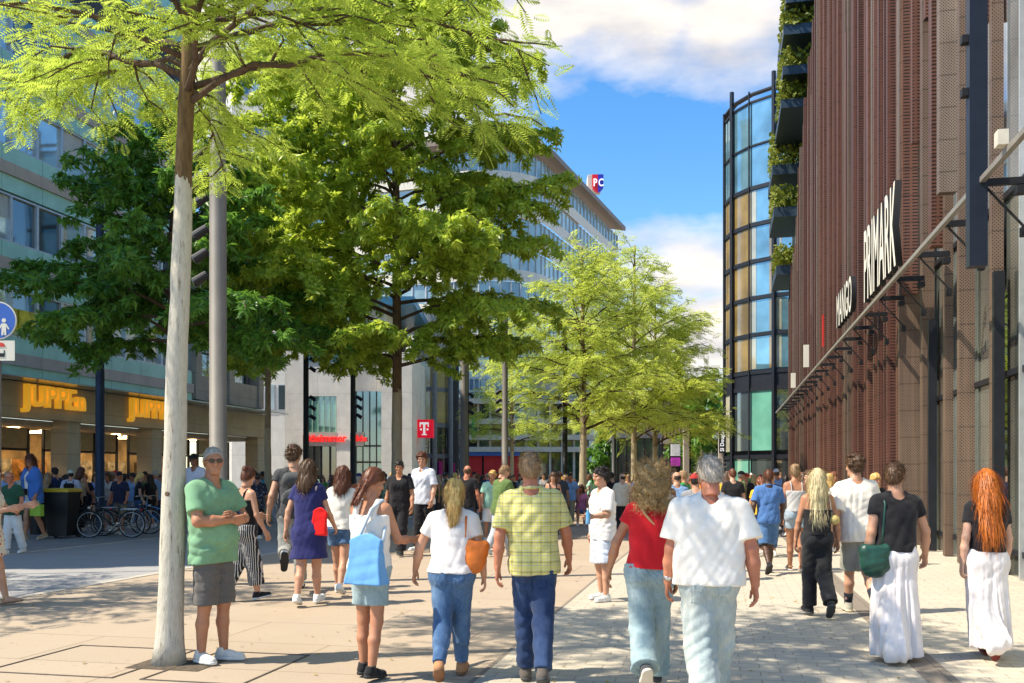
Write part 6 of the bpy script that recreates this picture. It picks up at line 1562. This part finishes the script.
proto('fd', dict(fem=True, seed=58, hair='bun', hairc='brown', head=(6, 18), legL=(5, 4, 0), legR=(-5, 6, 4), armL=(8, 12, 40), armR=(4, 12, 18), wear=[bt('dress', hem=.50, skirt=True, sleeve=.4)]))
proto('st', dict(seed=59, hair='short', hairc='brown', head=(10, 14), seat=.48, lean=8, legL=(84, 80, 0, 6), legR=(78, 74, 0, 6), armL=(34, 10, 40), armR=(30, 12, 50), wear=[bt('trousers'), bt('tee', hem=.86, sleeve=.65, drape=.7)]))
proto('sf', dict(fem=True, seed=60, hair='long', hairc='brown', head=(6, -18), seat=.48, lean=4, legL=(82, 84, 0, 3), legR=(86, 70, 0, 3), armL=(30, 10, 50), armR=(36, 12, 30), wear=[bt('shorts', hem=.4), bt('tee', hem=.9, sleeve=.5)]))
COLS = {'white': (.68, .66, .64), 'black': (.016, .015, .017), 'navy': (.022, .03, .09), 'sky blue': (.22, .36, .58), 'blue': (.05, .13, .42), 'red': (.52, .03, .03), 'pink': (.62, .20, .34), 'green': (.03, .24, .05), 'dark green': (.02, .075, .04), 'olive': (.13, .15, .05), 'beige': (.48, .38, .26), 'grey': (.24, .24, .25), 'charcoal': (.05, .05, .055), 'lilac': (.33, .32, .55), 'teal': (.05, .33, .33), 'yellow': (.72, .42, .03), 'orange': (.62, .20, .03), 'cream': (.64, .57, .44), 'brown': (.17, .09, .05), 'denim': (.06, .13, .26), 'khaki': (.30, .25, .15), 'rust': (.36, .10, .04), 'mint': (.32, .55, .42), 'maroon': (.17, .015, .03)}
TOPN = {'mw': 'tee', 'ms': 'tee', 'mb': 'shirt', 'mc': 'tee', 'fl': 'tee', 'ft': 'vest', 'fp': 'tee', 'fd': 'dress', 'st': 'tee', 'sf': 'tee'}
BOTN = {'mw': 'trousers', 'ms': 'shorts', 'mb': 'trousers', 'mc': 'shorts', 'fl': 'shorts', 'ft': 'trousers', 'fp': 'trousers', 'fd': '', 'st': 'trousers', 'sf': 'shorts'}
WHO = {'mw': 'man', 'ms': 'man', 'mb': 'stout man', 'mc': 'capped man', 'fl': 'longhaired woman', 'ft': 'woman', 'fp': 'ponytailed woman', 'fd': 'woman', 'st': 'seated man', 'sf': 'seated woman'}
def where(px, zc):
    if px < 165: return 'by shoe shop'
    if px < 285: return 'behind lamp post'
    if px < 400: return 'near white building'
    if px < 530: return 'near red shopfront'
    if px < 640: return 'by pale trunks'
    if px < 715: return 'beyond grey-haired man'
    return 'below glass tower' if zc > 30 else 'beside finned building'
FACE = lambda f: 'from behind' if abs(f) < 60 else ('facing camera' if abs(f) > 125 else ('heading left' if f > 0 else 'heading right'))
rc = random.Random(77)
used = set()
def extra(px, zc, key, top, bot=None, hairc=None, sk=None, face=0, H=None, note='', cap=None, z=.01):
    """one person of the crowd; returns it"""
    while True:
        b_ = bot or ('black' if key == 'fd' else rc.choice(['black', 'denim', 'khaki', 'grey', 'navy', 'white', 'charcoal']))
        lab = f"{WHO[key]} in {top} {TOPN[key]}" + (f" and {b_} {BOTN[key]}" if BOTN[key] else '') + (f", {note}" if note else '') + (f" {FACE(face)}" if key not in ('st', 'sf') else '') + ' ' + where(px, zc)
        if lab not in used: break
        if bot is None: continue_ = True
        top = rc.choice(list(COLS)); bot = None
    used.add(lab)
    src = protos[key]; first = src['used'] == 0; r = src if first else copy_tree(src); src['used'] = 1
    x, y = at(px, zc); H = H or (rc.gauss(1.70, .05) if key[0] != 'f' and key != 'sf' else rc.gauss(1.62, .05)); s = H / 1.75
    r.location = (x, y, z); r.rotation_euler = (0, 0, YAW + R(face)); r.scale = (s, s, s); tag(r, lab, 'person', 'people of the crowd')
    tm, bm2 = cloth(COLS[top], name=top + ' cloth'), cloth(COLS[b_], name=b_ + ' cloth')
    hm = hairm(HC[hairc or rc.choice(['dark', 'brown', 'auburn', 'sandy', 'dark', 'blond', 'grey', 'brown'])]); skm = skin(SK[sk or rc.choice(['light', 'tan', 'tan', 'light', 'red', 'brown', 'fair'])])
    for c in r.children:
        n = c.name.split('.')[0]
        m = {'body': skm, 'hair': hm, 'shirt': tm, 'top': tm, 'dress': tm, 'trousers': bm2, 'shorts': bm2}.get(n)
        if n == 'cap': m = cloth(COLS[cap or rc.choice(['black', 'white', 'navy', 'red', 'beige'])], name='cap cloth')
        if m: c.material_slots[0].link = 'OBJECT'; c.material_slots[0].material = m
    return r
# left, in the shade of the shops
for a in ((6, 24, 'mb', 'sky blue', 'khaki', 'white', None, 20), (13, 19.5, 'mb', 'dark green', 'white', 'dark', 'red', 165), (46, 27, 'fl', 'black', 'black', 'sandy', None, 10), (57, 28, 'ms', 'navy', 'denim', 'dark', None, 70),
          (80, 27, 'ft', 'beige', 'black', 'auburn', None, -20), (86, 29, 'mw', 'black', 'black', 'red', 'red', 170), (104, 30, 'ms', 'white', 'khaki', 'red', 'red', 150), (110, 27.5, 'fl', 'white', 'denim', 'brown', None, 160),
          (139, 28, 'fp', 'black', 'denim', 'blond', None, -60), (150, 28.5, 'fl', 'black', 'black', 'dark', None, 60), (157, 30, 'mw', 'sky blue', 'navy', 'grey', None, 95),
          (22, 30, 'fp', 'cream', 'black', 'brown', None, 40), (66, 31, 'ft', 'teal', 'charcoal', 'dark', None, 140), (96, 32, 'fl', 'lilac', 'white', 'brown', None, -150), (128, 32, 'mw', 'brown', 'black', 'dark', None, 20),
          (34, 32, 'mw', 'grey', 'navy', 'brown', None, -90), (121, 33, 'fd', 'maroon', None, 'blond', None, 170), (144, 33, 'ms', 'olive', 'black', 'dark', None, -170),
          (187, 32, 'fl', 'red', 'denim', 'dark', None, 20), (250, 30, 'mc', 'black', 'navy', 'dark', 'brown', 10), (254, 34, 'mw', 'lilac', 'black', 'dark', 'brown', 0), (263, 38, 'ms', 'teal', 'khaki', 'dark', None, -20), (272, 36, 'fp', 'yellow', 'white', 'blond', None, 160), (283, 30, 'ft', 'beige', 'denim', 'sandy', None, -10)):
    px, zc, key, top, bot, hc_, sk_, fc = a; extra(px, zc, key, top, bot, hc_, sk_, fc)
S = dict(seed=61, skin='brown', hair='crop', hairc='dark', head=(2, 10), legL=(4, 4, 0), legR=(-4, 6, 2), armL=(6, 12, 40), armR=(2, 10, 14), wear=[bt('trousers'), dict(t='tee', m=cloth((.018, .02, .032), 'floral', (.16, .19, .28), 'dark floral'), hem=.78, sleeve=.85, sw=.04, drape=1)])
S['wear'][0]['m'] = BLACK; place(S, 'man in dark floral shirt seen from behind in the shade right of the lamp post', 257, None, 24, 1.66, 4, PH)
S = dict(seed=62, skin='light', hair='crop', hairc='dark', cap=(.55, .60, .50), head=(2, 8), legL=(4, 4, 0), legR=(-4, 6, 2), armL=(6, 12, 30), armR=(4, 12, 24), wear=[dict(t='trousers', m=JDARK), dict(t='tee', m=cloth((.50, .52, .62), name='shade tinted white cotton'), hem=.82, sleeve=.75, sw=.035, drape=.9)])  # shade is painted into this white tee's colour as well
place(S, 'man in white tee and pale cap with a black backpack before the shoe shop', 71, None, 26.5, 1.74, 4, PH)
bag(S, 'black backpack worn by the man in the pale cap before the shoe shop', 'backpack', (0, -.20, 1.20), (.16, .08, .23), BLACK, [[(s * .09, -.12, 1.40), (s * .10, -.02, 1.485), (s * .10, .09, 1.42), (s * .13, -.02, 1.08)] for s in (-1, 1)], 'pack', BLACK, .016, 'backpack')
S = dict(seed=63, skin='red', hair='crop', hairc='dark', cap=(.012, .014, .03), head=(6, 6), legL=(4, 4, 0), legR=(-4, 6, 2), armL=(6, 14, 30), armR=(4, 14, 24), wear=[dict(t='shorts', m=cloth((.22, .18, .12), name='khaki shorts'), hem=.49, hemw=.04), dict(t='tee', m=cloth((.02, .025, .055), name='navy pique'), hem=.82, sleeve=.75, sw=.035, drape=.9)])
place(S, 'man in navy polo, khaki shorts and dark cap standing behind the parked bicycles', 120, None, 26, 1.70, 172, PH)
# before the white building and toward the arcade
for a in ((316, 48, 'mw', 'black', 'navy', 'dark', 100), (331, 50, 'ft', 'lilac', 'black', 'auburn', 20), (337, 46, 'mb', 'rust', 'denim', 'brown', -30), (346, 50, 'mw', 'charcoal', 'black', 'dark', 160), (324, 44, 'fl', 'green', 'black', 'brown', 170),
          (374, 33, 'ms', 'red', 'navy', 'brown', 165), (379, 38, 'fl', 'pink', 'white', 'blond', 150), (386, 42, 'mw', 'grey', 'black', 'dark', 170), (366, 44, 'fp', 'beige', 'denim', 'sandy', 10), (411, 36, 'ft', 'cream', 'khaki', 'brown', 165),
          (437, 40, 'fl', 'orange', 'denim', 'auburn', 160), (444, 46, 'mw', 'white', 'black', 'dark', 10), (455, 34, 'fp', 'white', 'khaki', 'blond', 20), (474, 44, 'mc', 'lilac', 'grey', 'brown', 150), (481, 40, 'fl', 'black', 'denim', 'dark', -60), (487, 36, 'mb', 'navy', 'khaki', 'grey', 15),
          (493, 33, 'mw', 'blue', 'black', 'brown', 5), (514, 40, 'fl', 'white', 'black', 'blond', 170), (519, 45, 'ms', 'charcoal', 'grey', 'dark', -100), (526, 36, 'fp', 'grey', 'white', 'sandy', 30), (460, 55, 'mw', 'maroon', 'navy', 'dark', 170), (500, 55, 'ft', 'mint', 'black', 'brown', 165), (430, 55, 'mb', 'cream', 'black', 'grey', -20), (398, 50, 'fd', 'white', None, 'dark', 170)):
    px, zc, key, top, bot, hc_, fc = a; extra(px, zc, key, top, bot, hc_, None, fc)
r = extra(553, 24, 'ft', 'black', 'black', 'brown', 'light', 176, 1.66); r['label'] = 'woman in black vest and trousers facing the camera right of the plaid shirt man'
# middle and right crowd
for a in ((613, 30, 'ms', 'black', 'black', 'dark', 10, 1.68), (622, 34, 'fl', 'white', 'denim', 'blond', -60, None), (628, 38, 'ft', 'beige', 'black', 'sandy', 170, None), (636, 42, 'fl', 'brown', 'black', 'brown', 165, None),
          (664, 15.5, 'ft', 'grey', 'black', 'auburn', 172, 1.66), (676, 17.5, 'mb', 'sky blue', 'navy', 'dark', 8, 1.66), (685, 21, 'mw', 'green', 'khaki', 'sandy', 60, 1.70), (697, 14.5, 'mc', 'grey', 'black', 'dark', -20, 1.62),
          (716, 24, 'mw', 'cream', 'denim', 'brown', 10, 1.72), (733, 21, 'mw', 'black', 'charcoal', 'auburn', 6, 1.74), (745, 26, 'mc', 'black', 'khaki', 'dark', 165, 1.66), (753, 29, 'fl', 'pink', 'red', 'blond', 4, 1.62), (760, 19, 'fp', 'yellow', 'black', 'auburn', -4, 1.55), (778, 27, 'mc', 'sky blue', 'khaki', 'brown', 5, 1.78),
          (785, 25, 'fl', 'black', 'black', 'dark', 8, 1.58), (800, 22, 'mb', 'beige', 'grey', 'sandy', -10, 1.68), (806, 19, 'ms', 'white', 'black', 'brown', 168, 1.68), (815, 24, 'mw', 'navy', 'black', 'auburn', 0, 1.78), (827, 20, 'fl', 'white', 'beige', 'blond', -50, 1.62), (834, 21, 'fp', 'white', 'maroon', 'auburn', 170, 1.66), (876, 17, 'fl', 'black', 'charcoal', 'blond', -170, 1.62)):
    px, zc, key, top, bot, hc_, fc, H = a; extra(px, zc, key, top, bot, hc_, None, fc, H)
for i in range(140):
    if i < 46: zc = rc.uniform(30, 72); px = rc.choice([rc.uniform(655, 775), rc.uniform(655, 800), rc.uniform(540, 660)])
    elif i < 72: zc = rc.uniform(17, 34); px = rc.uniform(640, 815)
    elif i < 90: zc = rc.uniform(28, 36); px = rc.uniform(2, 175)
    elif i < 112: zc = rc.uniform(34, 60); px = rc.uniform(290, 560)
    else: zc = rc.uniform(23, 42); px = rc.uniform(350, 650)
    if px > 720 + 3200 / zc - 6: px -= 50
    extra(px, zc, rc.choice(['mw', 'ms', 'mb', 'mc', 'fl', 'ft', 'fp', 'fd']), rc.choice(list(COLS)), None, None, None, rc.choice([0, 8, -12, 170, 165, -170, 90, -80]))
# bench with people sitting on it under the bright trees
bx, by = at(572, 31)
bn = thing('bench', 'dark slatted bench with seated people left of the pale trunk', 'bench', (bx, by, 0), YAW)
MB().box(-1.6, 1.6, -.24, .24, .42, .47).build('seat', m_frame_dk, bn)
for s in (-1.4, 1.4): MB().box(s - .05, s + .05, -.2, .2, 0, .418).build('leg', m_frame_dk, bn)
for k, (dx_, key, top, fc) in enumerate(((-1.1, 'sf', 'white', 170), (-.45, 'st', 'charcoal', 190), (.3, 'sf', 'pink', 175), (1.0, 'st', 'navy', 165))):
    extra(572 + dx_ * FPX / 31, 31, key, top, 'black' if k % 2 else 'denim', None, None, fc, 1.7, '', None, 0)
